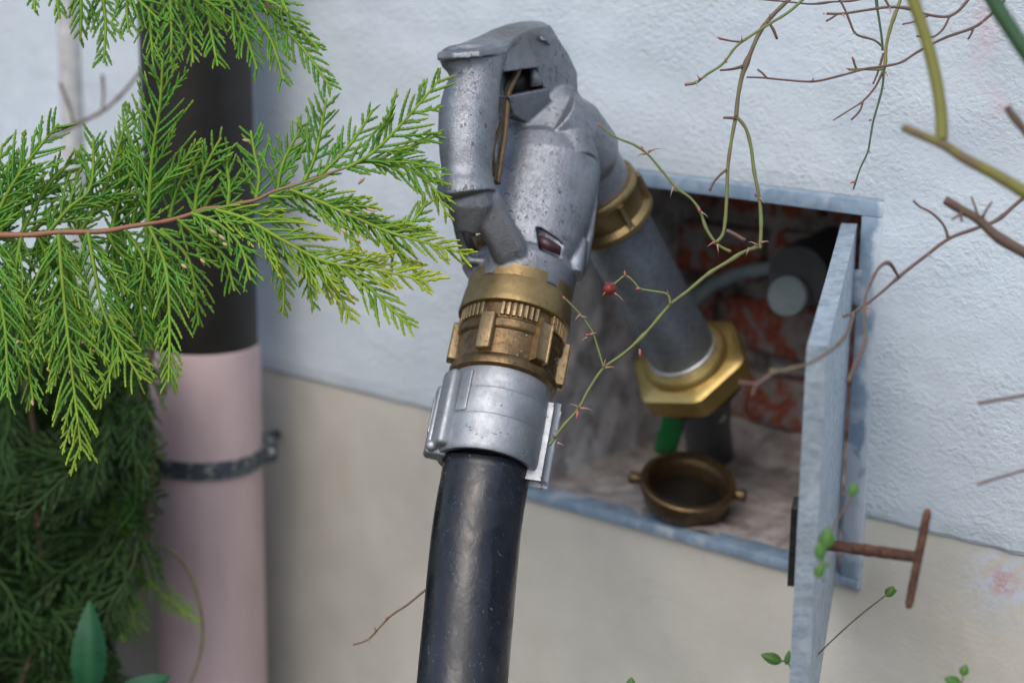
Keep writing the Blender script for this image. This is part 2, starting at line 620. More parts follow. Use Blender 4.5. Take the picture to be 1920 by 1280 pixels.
M['soil'] = simple('garden_soil', (0.045, 0.034, 0.024), 0.95, 0, 0.5, 8, 0.01, 25)
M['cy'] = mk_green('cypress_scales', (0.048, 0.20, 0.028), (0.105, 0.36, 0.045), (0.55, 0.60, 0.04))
M['cy_bg'] = mk_green('shaded_cypress_scales', (0.009, 0.040, 0.009), (0.028, 0.085, 0.015), (0.06, 0.12, 0.02))  # same scales darkened, the shrub's deep shade put into the colour
M['cy_stem'] = mk_twig('cypress_bark', (0.27, 0.12, 0.07), (0.15, 0.18, 0.05))
M['bark'] = simple('brown_twig_bark', (0.13, 0.085, 0.05), 0.8, 0, 0.4, 120)
M['dry'] = simple('dry_scales', (0.52, 0.36, 0.22), 0.8)
M['rose_green'] = mk_twig('rose_bark_green', (0.15, 0.18, 0.05), (0.15, 0.105, 0.065))
M['rose_brown'] = mk_twig('rose_bark_brown', (0.13, 0.075, 0.06), (0.12, 0.12, 0.045))
M['rose_olive'] = mk_twig('rose_bark_olive', (0.19, 0.19, 0.04), (0.17, 0.12, 0.07))
M['rose_dgreen'] = mk_twig('rose_bark_dark_green', (0.035, 0.095, 0.04), (0.06, 0.12, 0.04))
M['thorn'] = simple('thorn', (0.36, 0.22, 0.15), 0.6)
M['bud'] = simple('pink_bud', (0.48, 0.12, 0.12), 0.5)
M['hip'] = simple('dark_red_hip', (0.20, 0.018, 0.016), 0.45)
M['leaf'] = mk_green('small_round_leaf', (0.035, 0.12, 0.025), (0.07, 0.20, 0.04), (0.16, 0.27, 0.06), 0.25)
M['leaf_blue'] = mk_green('bluish_toothed_leaf', (0.010, 0.08, 0.035), (0.02, 0.12, 0.05), (0.045, 0.18, 0.07), 0.3)


def mk_pink():
    t = NT('pink_painted_downpipe')
    a = t.noise(22, 5, 0.6, stretch=(1, 1, 0.4))
    c = t.mix(t.ramp(a, [(0.35, 0.0), (0.7, 1.0)]), (0.55, 0.42, 0.43), (0.64, 0.50, 0.515))
    c = t.mix(t.ramp(t.noise(60, 6, 0.7, stretch=(1, 1, 0.3)), [(0.6, 0.0), (0.78, 0.6)]), c, (0.48, 0.25, 0.21))
    return t.out(c, 0.6, 0.0, t.bump(a, 0.001, 0.5))


M['pink'] = mk_pink()


def mk_band():
    t = NT('flaking_clamp_paint')
    a = t.noise(130, 4, 0.7)
    c = t.mix(t.ramp(a, [(0.54, 0.0), (0.62, 1.0)]), (0.08, 0.105, 0.125), (0.42, 0.43, 0.42))
    return t.out(c, 0.5, 0.3, t.bump(a, 0.001, 0.6))


M['band'] = mk_band()

# ================================================================== SETTING
g = bmesh.new()
box_bm(g, (0, 0, -0.05), WORLDAX, (60, 60, 0.05))
go = bm_part('ground', g, M['soil'], None, smooth=False)
go['kind'] = 'structure'

OX0, OX1, OZ0, OZ1 = -0.985, -0.652, 0.617, 0.9165      # recess opening in the wall
BND = 0.672                                               # where the white render ends above the plinth
DEP = 0.257
wall = root('house_wall', 'rendered house wall, white above and beige along the plinth, with a brick-lined recess', 'wall', (-1, 0, 0))


def render_piece(x0, x1, z0, z1, wavy):
    """5 mm coat of render standing proud of the plinth, its lower edge trowelled unevenly"""
    n = max(2, int((x1 - x0) / 0.006)) if wavy else 1
    V, F = [], []
    for i in range(n + 1):
        x = x0 + (x1 - x0) * i / n
        zb = z0
        yo = 0
        if wavy:
            zb += 0.0024 * noise.noise(Vector((x * 30, 3, 0))) + 0.0009 * noise.noise(Vector((x * 160, 9, 0)))
            yo = 0.0012 * noise.noise(Vector((x * 60, 7, 2)))
        for (y, z) in ((0.0, zb - 0.0012), (-0.0018 + yo, zb), (-0.0034 + yo, zb + 0.003), (-0.0045, zb + 0.014), (-0.0045, z1), (0.0, z1)):
            V.append((x, y, z))
    for i in range(n):
        for k in range(5):
            a = i * 6 + k; b = a + 6
            F.append((a, b, b + 1, a + 1))
    F.append(tuple(range(6))); F.append(tuple(reversed([n * 6 + k for k in range(6)])))
    return V, F


FW = 0.006      # the frame's outer edge
fx0, fx1, fz0, fz1 = OX0 - 0.010, OX1 + 0.017, OZ0 - 0.008, OZ1 + 0.011
for (a, b, c, d, w) in ((-6, fx0, BND, 3.0, True), (fx1, 3.0, BND, 3.0, True), (fx0, fx1, fz1, 3.0, False)):
    o = part('white_render', render_piece(a, b, c, d, w), M['render'], wall, smooth=False)
    fix_normals(o.data)
b = wbox(-6, 3, 0, 0.45, -0.1, OZ0 - 0.008)
bm_part('plinth_render', b, M['plinth'], wall, smooth=False)
b = wbox(-6, fx0, 0, 0.45, OZ0 - 0.008, BND)
bm_part('plinth_render', b, M['plinth'], wall, smooth=False)
b = wbox(fx1, 3, 0, 0.45, OZ0 - 0.008, BND)
bm_part('plinth_render', b, M['plinth'], wall, smooth=False)
b = bmesh.new()
wbox(-6, fx0, 0.001, 0.45, BND, 3.0, bm=b)
wbox(fx1, 3, 0.001, 0.45, BND, 3.0, bm=b)
wbox(fx0, fx1, 0.001, 0.45, fz1, 3.0, bm=b)
bm_part('masonry_core', b, M['cement'], wall, smooth=False)


def rough_plane(o, du, dv, nu, nv, nrm, amp, sc):
    V, F = [], []
    for j in range(nv + 1):
        for i in range(nu + 1):
            p = o + du * (i / nu) + dv * (j / nv)
            V.append(p + nrm * (amp * noise.fractal(p * sc, 0.8, 2.0, 4)))
    for j in range(nv):
        for i in range(nu):
            a = j * (nu + 1) + i
            F.append((a, a + 1, a + nu + 2, a + nu + 1))
    return V, F


W_, H_ = OX1 - OX0, OZ1 - OZ0
XV, YV, ZV = WORLDAX
part('recess_floor', rough_plane(Vector((OX0 - .012, 0.004, OZ0)), XV * (W_ + .03), YV * (DEP + .03), 70, 60, ZV, 0.004, 30), M['floor'], wall)
part('recess_side', rough_plane(Vector((OX0, 0.004, OZ0 - .008)), YV * (DEP + .03), ZV * (H_ + .02), 60, 60, XV, 0.003, 25), M['cement'], wall)
part('recess_side', rough_plane(Vector((OX1 + .006, 0.004, OZ0 - .008)), YV * (DEP + .03), ZV * (H_ + .02), 40, 40, -XV, 0.003, 25), M['brick'], wall)
part('recess_ceiling', rough_plane(Vector((OX0 - .012, 0.004, OZ1)), XV * (W_ + .03), YV * (DEP + .03), 40, 40, -ZV, 0.003, 25), M['mortar'], wall)
part('back_mortar', rough_plane(Vector((OX0 - .02, DEP + 0.002, OZ0 - .02)), XV * (W_ + .04), ZV * (H_ + .04), 90, 90, -YV, 0.006, 28), M['mortar'], wall)
# bricks of the back wall, each one its own piece
BW, BH, J = 0.115, 0.056, 0.014
z = OZ0 + 0.03
row = 0
rb = random.Random(3)
while z < OZ1 + 0.02:
    x = OX0 - 0.02 - (0.06 if row % 2 else 0.0)
    while x < OX1 + 0.02:
        w = BW * (2.05 if (row % 2 == 0 and rb.random() < .35) else 1) * rb.uniform(.94, 1.04)
        x1 = min(x + w, OX1 + 0.03)
        if x1 - x > 0.02 and x1 > OX0:
            b = bmesh.new()
            yo = rb.uniform(-0.006, 0.004)
            box_bm(b, ((x + x1) / 2, DEP + 0.007 + yo, z + BH / 2), WORLDAX, ((x1 - x) / 2, 0.020, BH / 2 * rb.uniform(.92, 1.0)), 0.004, 2)
            bmesh.ops.subdivide_edges(b, edges=b.edges[:], cuts=2, use_grid_fill=True)
            for v in b.verts:
                v.co += Vector((1, 1, 1)) * 0.006 * noise.noise(v.co * 55)
            bm_part('brick', b, M['brick'], wall, smooth=True, sharp=None)
        x = x1 + J
    z += BH + J
    row += 1
# lumps of spilt mortar along the foot of the back wall
V, F = [], []
part('mortar_spill', rough_plane(Vector((OX0, DEP - 0.045, OZ0 - 0.004)), XV * W_, YV * 0.05 + ZV * 0.045, 80, 30, ZV, 0.012, 22), M['floor'], wall)

# ------------------------------------------------------------------ hatch: frame and open door
hatch = root('meter_hatch', 'small wall hatch with blue-grey frame, its galvanised door standing open on the right', 'hatch', (-0.82, 0, OZ0))
b = bmesh.new()
for (x0, x1, z0, z1) in ((fx0, fx1, OZ1 - 0.001, fz1), (fx0, fx1, fz0, OZ0 + 0.001), (fx0, OX0 + 0.001, OZ0 + 0.001, OZ1 - 0.001), (OX1 - 0.001, fx1, OZ0 + 0.001, OZ1 - 0.001)):
    wbox(x0, x1, -0.0052, 0.02, z0, z1, 0.001, bm=b)
bm_part('frame', b, M['frame'], hatch)
HX, HY = OX1 - 0.005, -0.006
Dn = P(1545, 667, 1.06)
dd = Vector((Dn.x - HX, Dn.y - HY, 0))
DW = 0.345
dd.normalize()
dz = Vector((0, 0, 1))
dn = Vector((dd.y, -dd.x, 0))         # towards the door's inner side, left in the picture
if dn.x > 0: dn = -dn
SAG = -0.045
du = (dd + Vector((0, 0, SAG))).normalized()
dup = (dz - du * du.z).normalized()
HT = OZ1 - 0.008
hinge_top = Vector((HX, HY, HT))
DH = 0.293
T = 0.0108
b = bmesh.new()
cen = hinge_top + du * (DW / 2) - dup * (DH / 2)
box_bm(b, cen, (du, dn, dup), (DW / 2, 0.0008, DH / 2), 0.0003, 1)
bm_part('door_panel', b, M['galv'], hatch).data
for nm, c_, h_ in (('top_flange', hinge_top + du * DW / 2 + dn * T / 2 - dup * 0.0012, (DW / 2, T / 2, 0.0009)),
                   ('bottom_flange', hinge_top + du * DW / 2 + dn * T / 2 - dup * (DH - 0.0012), (DW / 2, T / 2, 0.0009)),
                   ('edge_flange', hinge_top + du * (DW - 0.0008) + dn * (T / 2 + .0003) - dup * (DH / 2 + .0012), (0.0011, T / 2, DH / 2 - 0.0012)),
                   ('hinge_flange', hinge_top + du * 0.001 + dn * T / 2 - dup * (DH / 2), (0.0009, T / 2, DH / 2 - 0.004))):
    b = bmesh.new(); box_bm(b, c_, (du, dn, dup), h_, 0.0004, 2)
    bm_part(nm, b, M['galv'], hatch)
b = bmesh.new()
KU = DW * 0.90
kc = hinge_top + du * KU - dup * 0.142
lc = kc + dn * (T + 0.0025) - dup * 0.0
box_bm(b, lc, (du, dn, dup), (0.010, 0.0032, 0.026), 0.001, 2)
bm_part('latch', b, M['dark_metal'], hatch)
for k in (0.05, 0.24):
    b = bmesh.new()
    box_bm(b, hinge_top - dup * k + Vector((0.0055, -0.001, 0)), (XV, YV, ZV), (0.003, 0.003, 0.014), 0.001, 2)
    bm_part('hinge', b, M['galv'], hatch)

# rusty square key in the door's lock
ks = kc - dn * 0.001
K1 = P(1722, 1044, 1.085)
key = root('square_key', 'rusty T-shaped key stuck in the outer face of the open door', 'key', tuple(ks))
V, F = [], []
ka = (K1 - ks).normalized()
pts = [ks + (K1 - ks) * (i / 14) for i in range(15)]
tube(V, F, pts, [0.0037 + 0.0005 * noise.noise(p * 300) for p in pts], 10)
part('shaft', (V, F), M['rust'], key)
h0, h1 = P(1745, 955, 1.085), P(1708, 1140, 1.095)
h0 = K1 + (h0 - P(1727, 1045, 1.09)); h1 = K1 + (h1 - P(1727, 1045, 1.09))
n_ = 24
pts = [h0 + (h1 - h0) * (i / n_) for i in range(n_ + 1)]
V, F = [], []
rr = [0.0027 + 0.0003 * noise.noise(p * 250) for p in pts]
rr[0] = rr[-1] = 0.0014; rr[1] = rr[-2] = 0.0025
tube(V, F, pts, rr, 12)
part('handle_bar', (V, F), M['rust'], key)

# ------------------------------------------------------------------ fill pipe in the recess
pA = P(1118, 362, 1.455); pB = P(1285, 668, 1.575)
pa = (pB - pA).normalized()
pu = pa.cross((pA - CAM).normalized()).normalized()
fill = root('fill_pipe', 'galvanised filler pipe with a bright brass hexagon nut coming out of the recess', 'pipe', tuple(pB))
Lp = (pB - pA).length
part('pipe', lathe(pA, pa, [(0.01, 0.0), (0.01, 0.030), (Lp * .5, 0.0303), (Lp * 0.93, 0.030), (Lp * 1.03, 0.030), (Lp * 1.03, 0)], 56, pu), M['pipe'], fill, sharp=40)
part('bright_thread', lathe(pA, pa, [(Lp * 0.945, 0.0300), (Lp * 0.95, 0.0312), (Lp * 1.0, 0.0312), (Lp * 1.0, 0.029)], 56, pu), M['steel'], fill, sharp=40)
# hexagon nut
b = bmesh.new()


def hexring(t0, t1, rin, r0, chm):
    V, F = [], []
    pw = pa.cross(pu)
    prof = [(t0, rin, 0), (t0, r0 - chm, 1), (t0 + chm * .5, r0, 1), (t1 - chm * .5, r0, 1), (t1, r0 - chm, 1), (t1, rin, 0)]
    N = 48
    for (t, r, hx) in prof:
        for k in range(N):
            a = 2 * math.pi * k / N
            if hx:
                # hexagon with slightly rounded corners
                m_ = ((a + 0.35) % (math.pi / 3)) - math.pi / 6
                q = min(r * math.cos(math.pi / 6) / math.cos(m_), r * 0.975)
            else:
                q = r
            V.append(pA + pa * (Lp + t) + (pu * math.cos(a) + pw * math.sin(a)) * q)
    for i in range(len(prof) - 1):
        for k in range(N):
            k2 = (k + 1) % N
            F.append((i * N + k, i * N + k2, (i + 1) * N + k2, (i + 1) * N + k))
    return V, F


part('nut_collar', lathe(pA, pa, [(Lp - .004, .030), (Lp - .004, .036), (Lp - .001, .0385), (Lp + .006, .039), (Lp + .006, .030)], 56, pu), M['brass_bright'], fill, sharp=40)
part('hex_nut', hexring(0.004, 0.028, 0.030, 0.0555, 0.005), M['brass_bright'], fill, sharp=30)
part('nut_shoulder', lathe(pA, pa, [(Lp + .026, .030), (Lp + .026, .044), (Lp + .034, .044), (Lp + .038, .036), (Lp + .038, .0)], 48, pu), M['brass_dark'], fill, sharp=40)
V, F = [], []
e0 = pA + pa * (Lp + .03)
tube(V, F, spline([e0, e0 + pa * 0.018, onY(1325, 800, .15), onY(1335, 868, .22), onY(1340, 890, .27)], 0.006), 0.023, 24)
part('elbow', (V, F), M['grey_plastic'], fill)
V, F = [], []
rc = P(1340, 772, 1.62)
pts = [rc + (XV * math.cos(a) + (ZV * .9 - YV * .4) * math.sin(a)) * 0.009 for a in [2 * math.pi * i / 24 for i in range(25)]]
tube(V, F, pts, 0.0028, 8, cap=False)
part('chain_ring', (V, F), M['steel'], fill)

strap = None
V, F = [], []
s0 = P(1262, 745, 1.62)
pts = spline([s0, P(1262, 790, 1.625), P(1252, 825, 1.635), P(1246, 850, 1.65)], 0.004)
tube(V, F, pts, 0.0105, 12, flat=0.2, nrm=(s0 - CAM).normalized())
o = part('strap', (V, F), M['green_strap'], None)
tag(o, 'bright green plastic strap hanging behind the hexagon nut', 'strap')

# level sensor stub with round cap on the recess back wall
sensor = root('sensor_connector', 'dark cylindrical connector with a round grey-green cap on the brick back wall', 'connector', tuple(onY(1530, 500, .25)))
c0, c1 = onY(1560, 478, .25), onY(1497, 520, .16)
ca, cu, cw = frame(c1 - c0)
part('connector_body', lathe(c0, ca, [(-.02, .0), (-.02, .026), ((c1 - c0).length * .6, .026), ((c1 - c0).length * .6, .030), ((c1 - c0).length, .029), ((c1 - c0).length, .0)], 36), M['grey_plastic'], sensor, sharp=40)
q0 = onY(1477, 555, .145)
qa = ((CAM - q0).normalized() + Vector((-.35, 0, 0))).normalized()
part('cap', lathe(q0, qa, [(-.012, 0), (-.012, .0185), (.0, .0195), (.003, .018), (.003, 0)], 36), M['cap_plastic'], sensor, sharp=40)
V, F = [], []
tube(V, F, spline([onY(1280, 600, .21), onY(1320, 548, .20), onY(1380, 515, .19), onY(1450, 503, .185), onY(1500, 505, .19)], .005), 0.0068, 10)
part('cable', (V, F), M['cap_plastic'], sensor)

# brass cap lying on the recess floor
cc = onZ(1290, 905, OZ0 + 0.034)
cap = root('dust_cap', 'brown brass screw cap with two lugs lying open side up on the recess floor', 'cap', tuple(cc))
ax = (ZV + (CAM - cc).normalized() * 0.36 + Vector((0.12, 0, 0))).normalized()
cu = ax.cross(Vector((0, 1, 0))).normalized()
part('bowl', lathe(cc - ax * 0.028, ax, [(0, 0), (0, .026), (.004, .033), (.010, .038), (.022, .040), (.024, .0425), (.030, .0425), (.0315, .041), (.031, .0365), (.010, .033), (.009, .0)], 64, cu), M['brass_dark'], cap, sharp=35)
for k in range(5):
    part('thread', (lambda VF: VF)(lathe(cc - ax * (0.002 + k * .0035), ax, [(-.0008, .0352), (0, .0339), (.0008, .0352)], 64, cu)), M['brass_dark'], cap)
part('gasket', lathe(cc - ax * 0.0185, ax, [(0, 0.0), (0.001, .0325), (.0, .0325)], 48, cu), M['black_pipe'], cap)
cv = ax.cross(cu)
lugdir = (P(1393, 927, 1.6) - P(1195, 862, 1.6)); lugdir = (lugdir - ax * lugdir.dot(ax)).normalized()
for s_ in (-1, 1):
    V, F = [], []
    p0 = cc - ax * 0.004 + lugdir * (s_ * .038)
    tube(V, F, [p0, p0 + lugdir * (s_ * .008), p0 + lugdir * (s_ * .0125), p0 + lugdir * (s_ * .015)], [.0052, .0048, .0062, .0035], 12)
    part('lug', (V, F), M['brass_dark'], cap)

# ================================================================== FILLING HOSE WITH NOZZLE
NOZ = P(912, 870, 1.305)
noz = root('filling_hose', 'black rubber fuel hose with cast aluminium delivery nozzle, brass coupling and silver clamp', 'hose', tuple(NOZ))
A0 = NOZ; A1 = P(974, 552, 1.362)
na = (A1 - A0).normalized()
K = (A1 - A0).length / 324.0                 # metres of axis for one photo pixel along it
nu = na.cross((A0 - CAM).normalized()).normalized()
if (RI.transposed() @ nu).x < 0: nu = -nu
nv = nu.cross(na)
if nv.dot(CAM - A0) < 0: nv = -nv            # nv looks at the camera


def cyl(t, r, deg):
    """point on the coupling: t metres up the axis, radius r, angle from the side facing the camera, + to the right"""
    return A0 + na * t + (nv * math.cos(R(deg)) + nu * math.sin(R(deg))) * r


def lat(prof, seg=96):
    return lathe(A0, na, prof, seg, nv)


def arcseg(t0, t1, r0, r1, d0, d1, n=None):
    """curved block between two radii and two angles"""
    n = n or max(2, int(abs(d1 - d0) / 3))
    V, F = [], []
    for i in range(n + 1):
        d = d0 + (d1 - d0) * i / n
        V += [cyl(t0, r0, d), cyl(t1, r0, d), cyl(t1, r1, d), cyl(t0, r1, d)]
    for i in range(n):
        for k in range(4):
            a = i * 4 + k; a2 = i * 4 + (k + 1) % 4
            F.append((a, a2, a2 + 4, a + 4))
    F.append((3, 2, 1, 0)); F.append((n * 4, n * 4 + 1, n * 4 + 2, n * 4 + 3))
    return V, F


def cylbox(t0, t1, r0, r1, deg, halfw, bev):
    """bevelled box standing on the cylinder"""
    b = bmesh.new()
    rd = (nv * math.cos(R(deg)) + nu * math.sin(R(deg)))
    tg = rd.cross(na)
    box_bm(b, A0 + na * ((t0 + t1) / 2) + rd * ((r0 + r1) / 2), (na, rd, tg), ((t1 - t0) / 2, (r1 - r0) / 2, halfw), bev, 3)
    return b


# --- clamp
tS = 0.066
part('clamp_shell', lat([(-.0015, .0325), (-.002, .0365), (0, .0378), (.004, .0382), (.0245, .0382), (.0252, .0376), (.0262, .0382), (.045, .0380), (.0455, .0374), (.0465, .0380), (tS - .003, .0376), (tS, .0360), (tS, .031)]), M['alu_clamp'], noz, sharp=40)
fl = bm_part('clamp_flange', cylbox(.000, .060, .030, .0450, -64, .0085, .0038), M['alu_clamp'], noz)
bm_part('clamp_flange', cylbox(-.004, .050, .030, .0465, -84, .0075, .003), M['alu_clamp'], noz)
bm_part('clamp_flange', cylbox(-.004, .048, .026, .0418, 84, .0070, .0048), M['alu_clamp'], noz)
bm_part('clamp_rib', cylbox(.012, .040, .043, .0475, -80, .0016, .0008), M['alu_clamp'], noz)
bm_part('clamp_pad', cylbox(.026, .058, .036, .0395, -42, .0050, .001), M['alu_clamp'], noz)
for (t_, r_, d_) in ((.0010, .0435, -72), (.046, .042, -92), (.006, .040, 92)):
    c_ = cyl(t_, r_, d_)
    b = bmesh.new()
    bmesh.ops.create_uvsphere(b, u_segments=20, v_segments=12, radius=0.0042)
    for v in b.verts:
        v.co = v.co + c_
    bm_part('rivet', b, M['alu_clamp'], noz, sharp=None)

# --- lower brass nut with six lugs
tB0, tB1 = .062, .108
part('union_nut', lat([(tB0, .033), (tB0, .0378), (tB0 + .002, .0402), (tB0 + .006, .0408), (tB0 + .0085, .0400), (tB0 + .0105, .0384), (tB0 + .030, .0384), (tB0 + .0315, .0400), (tB0 + .033, .0405), (tB0 + .0375, .0405), (tB0 + .039, .0390), (tB1 + .006, .0385), (tB1 + .006, .033)]), M['brass_dark'], noz, sharp=35)
for i in range(6):
    d_ = -27 + i * 60
    bm_part('lug', cylbox(.0735, .1035, .037, .0442, d_, .0056, .0015), M['brass_lug'], noz)
# --- teeth between the nut and the swivel
for i in range(60):
    d_ = i * 6 - 180 + 2
    if (d_ + 8) % 60 > 27 and (d_ + 8) % 60 < 44:
        continue
    bm_part('tooth', cylbox(.1025, .1128, .036, .0410, d_ + 8, .0014, .0004), M['brass_lug'], noz)
# --- swivel ring
tR0, tR1 = .1135, .136
part('swivel_ring', lat([(tR0, .036), (tR0, .0405), (tR0 + .001, .0424), (tR0 + .003, .0428), (tR0 + .006, .0424), (tR1 - .004, .0412), (tR1, .0403), (tR1, .035)]), M['brass'], noz, sharp=35)
for (d0, d1) in ((-32, 27), (42, 100), (112, 170), (-175, -118), (-104, -46)):
    part('ring_crown', arcseg(tR1 - .001, tR1 + .0085, .0355, .0403, d0, d1), M['brass'], noz, sharp=30)
# --- hose
hp = [P(914, 862, 1.308), P(908, 905, 1.305), P(900, 950, 1.300), P(893, 1000, 1.295), P(884, 1090, 1.285), P(875, 1190, 1.275), P(867, 1280, 1.266), P(858, 1420, 1.25), P(845, 1700, 1.22)]
e = hp[-1]
hp += [Vector((e.x + .01, e.y - .04, e.z - .12)), Vector((e.x + .03, e.y - .12, 0.09)), Vector((e.x + .12, e.y - .30, 0.035)), Vector((e.x + .6, e.y - .7, 0.034)), Vector((e.x + 1.6, e.y - 1.0, 0.034))]
pts = spline(hp, 0.006)
V, F = [], []
tube(V, F, pts, [0.0322 + 0.0003 * noise.noise(p * 18) for p in pts], 48)
part('hose', (V, F), M['rubber'], noz)

# --- cast valve body
pieces = []


def zz(y):                                    # camera depth of the nozzle axis at picture height y
    return 1.362 + (552 - y) * (0.057 / 318.0)


# collar above the brass ring
pieces.append((lambda VF: VF)(lathe(A0, na, [(tR1 + .001, 0), (tR1 + .001, .0395), (tR1 + .004, .0402), (tR1 + .022, .0405), (tR1 + .028, .0385), (tR1 + .034, .033), (tR1 + .034, 0)], 64, nv)))
# barrel
pieces.append(loft([(975, 530, zz(530), 82, 82), (984, 500, zz(500), 88, 85), (996, 460, zz(460), 98, 95), (1006, 420, zz(420), 103, 98), (1016, 370, zz(370), 104, 100), (1025, 320, zz(320), 101, 100), (1025, 290, zz(290), 98, 92), (1034, 270, zz(270), 74, 78), (1036, 262, zz(262), 40, 40)], 48, 2.15))
# neck up to the bracket
pieces.append(loft([(1032, 330, zz(330), 92, 88), (1024, 270, zz(270), 94, 84), (1019, 228, zz(228), 87, 78), (1013, 200, zz(200), 76, 74), (1017, 182, zz(182), 67, 70), (1017, 173, zz(173), 62, 64)], 44, 3.4))
# outlet elbow towards the filler pipe
pieces.append(loft([(1062, 262, 1.415, 66, 66), (1082, 290, 1.43, 72, 72), (1100, 325, 1.443, 73, 73), (1118, 362, 1.455, 73, 73), (1126, 377, 1.459, 70, 70)], 40, 2.0))
pieces.append(loft([(1030, 215, 1.395, 60, 62), (1058, 245, 1.405, 74, 74), (1084, 290, 1.428, 80, 80), (1090, 305, 1.434, 72, 72)], 36, 2.0))
# slab of the bracket above the grip: explicit front and back edges


def slab(front, back, drop):
    V, F = [], []
    n = len(front)
    for r in (front, back):
        for q in r:
            V.append(P(*q))
        for q in r:
            V.append(P(q[0], q[1] + drop, q[2]))
    # front top 0..n-1, front bottom n.., back top 2n.., back bottom 3n..
    for i in range(n - 1):
        F += [(i, i + 1, 2 * n + i + 1, 2 * n + i), (n + i + 1, n + i, 3 * n + i, 3 * n + i + 1),
              (i + 1, i, n + i, n + i + 1), (2 * n + i, 2 * n + i + 1, 3 * n + i + 1, 3 * n + i)]
    F += [(0, 2 * n, 3 * n, n), (n - 1, 2 * n - 1, 4 * n - 1, 3 * n - 1)]
    return V, F


def prism(outline, zfun, off):
    """picture outline set at camera depth zfun(x, y), pushed back by the camera-space vector off"""
    o = RI @ Vector(off)
    f = [P(x, y, zfun(x, y)) for x, y in outline]
    n = len(f)
    V = f + [p + o for p in f]
    F = [tuple(range(n)), tuple(reversed([n + k for k in range(n)]))]
    for k in range(n):
        k2 = (k + 1) % n
        F.append((k, k + n, k2 + n, k2))
    return V, F


pieces.append(slab([(820, 101, 1.316), (850, 99, 1.306), (900, 95, 1.306), (952, 86, 1.330), (964, 72, 1.350), (988, 56, 1.364), (1012, 50, 1.373), (1033, 48, 1.381)],
                   [(821, 98, 1.350), (850, 87, 1.36), (893, 70, 1.375), (925, 54, 1.385), (950, 45, 1.39), (975, 40, 1.395), (1000, 38, 1.398), (1020, 41, 1.40)], 13))
bz = lambda x, y: 1.345 + (x - 945) * .00040 + max(0, y - 172) * .00030
pieces.append(prism([(945, 92), (958, 76), (985, 58), (1012, 50), (1033, 48), (1050, 76), (1068, 104), (1083, 136), (1084, 184), (1087, 205), (1082, 232), (1040, 240), (1000, 236), (962, 215), (953, 180), (1030, 165), (1012, 126), (944, 136), (940, 110)],
                    bz, (-.016, -.004, .032)))
# rear wall of the bracket closes the window to a dark pocket
pieces.append(prism([(945, 100), (1040, 90), (1060, 160), (1040, 200), (955, 200)], lambda x, y: bz(x, y) + .030, (-.008, -.003, .012)))
# grip
grip = [(888, 98, 1.338, 60, 48), (888, 110, 1.337, 64, 52), (889, 117, 1.336, 61, 50), (890, 128, 1.335, 54, 46), (891, 149, 1.334, 48, 44), (884, 180, 1.332, 53, 50), (878, 214, 1.330, 56, 52), (875, 250, 1.328, 54, 51), (874, 290, 1.326, 50, 48), (875, 320, 1.324, 47, 44), (875, 336, 1.323, 49, 45), (874, 347, 1.322, 54, 50), (875, 358, 1.322, 57, 53), (875, 364, 1.322, 57, 53), (876, 368, 1.322, 48, 44)]
pieces.append(loft(grip, 40, 2.15))
# foot of the grip and the strut down to the collar
pieces.append(loft([(880, 355, 1.324, 46, 36), (882, 380, 1.326, 45, 36), (880, 405, 1.33, 36, 34), (876, 430, 1.333, 24, 30)], 28, 4.0))
pieces.append(loft([(892, 350, 1.326, 34, 32), (908, 380, 1.328, 34, 32), (932, 425, 1.333, 33, 31), (955, 470, 1.338, 33, 30), (966, 500, 1.342, 30, 28)], 28, 4.0))
pieces.append(loft([(985, 430, 1.372, 22, 40), (962, 468, 1.36, 26, 40), (958, 500, 1.352, 30, 34)], 20, 3.0))
# cast guard on the left below the grip
pieces.append(loft([(858, 420, 1.338, 9, 14), (866, 455, 1.345, 9, 14), (878, 488, 1.35, 9, 13)], 16, 3.0))
pieces.append(loft([(874, 488, 1.350, 8, 14), (905, 490, 1.348, 8, 14), (940, 490, 1.346, 8, 14)], 16, 3.0))
pieces.append(loft([(905, 505, 1.372, 46, 50), (885, 520, 1.37, 28, 40)], 20, 3.0))
# seam ridge down the right side of the barrel
pieces.append(loft([(1096, 270, 1.39, 7, 7), (1112, 310, 1.392, 7, 7), (1114, 380, 1.384, 7, 7), (1106, 440, 1.375, 8, 9), (1090, 500, 1.370, 13, 15), (1078, 520, 1.366, 15, 15)], 12, 2.0))
pieces.append(loft([(1090, 452, 1.372, 12, 20), (1076, 490, 1.366, 22, 26), (1072, 515, 1.362, 22, 24)], 16, 2.6))
cut1 = prism([(1002, 418), (1012, 420), (1046, 442), (1062, 458), (1052, 482), (1008, 462)], lambda x, y: 1.30 + (y - 418) * -.0001, (.002, .0, .052))
cut2 = loft([(1092, 470, 1.335, 8, 26), (1060, 462, 1.335, 6, 26), (1040, 456, 1.335, 4, 20)], 16, 4.0)
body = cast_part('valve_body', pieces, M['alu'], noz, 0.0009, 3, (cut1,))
wi = prism([(1010, 440), (1030, 447), (1052, 462), (1050, 478), (1028, 470), (1008, 460)], lambda x, y: 1.343, (.001, 0, .012))
part('index_window', wi, M['window'], noz)
# small hook on the bracket
pieces = [loft([(1012, 68, 1.373, 3, 3), (1016, 74, 1.371, 4, 4), (1024, 76, 1.374, 4, 4), (1029, 84, 1.378, 3, 3)], 8)]
part('hook', pieces[0], M['alu'], noz)
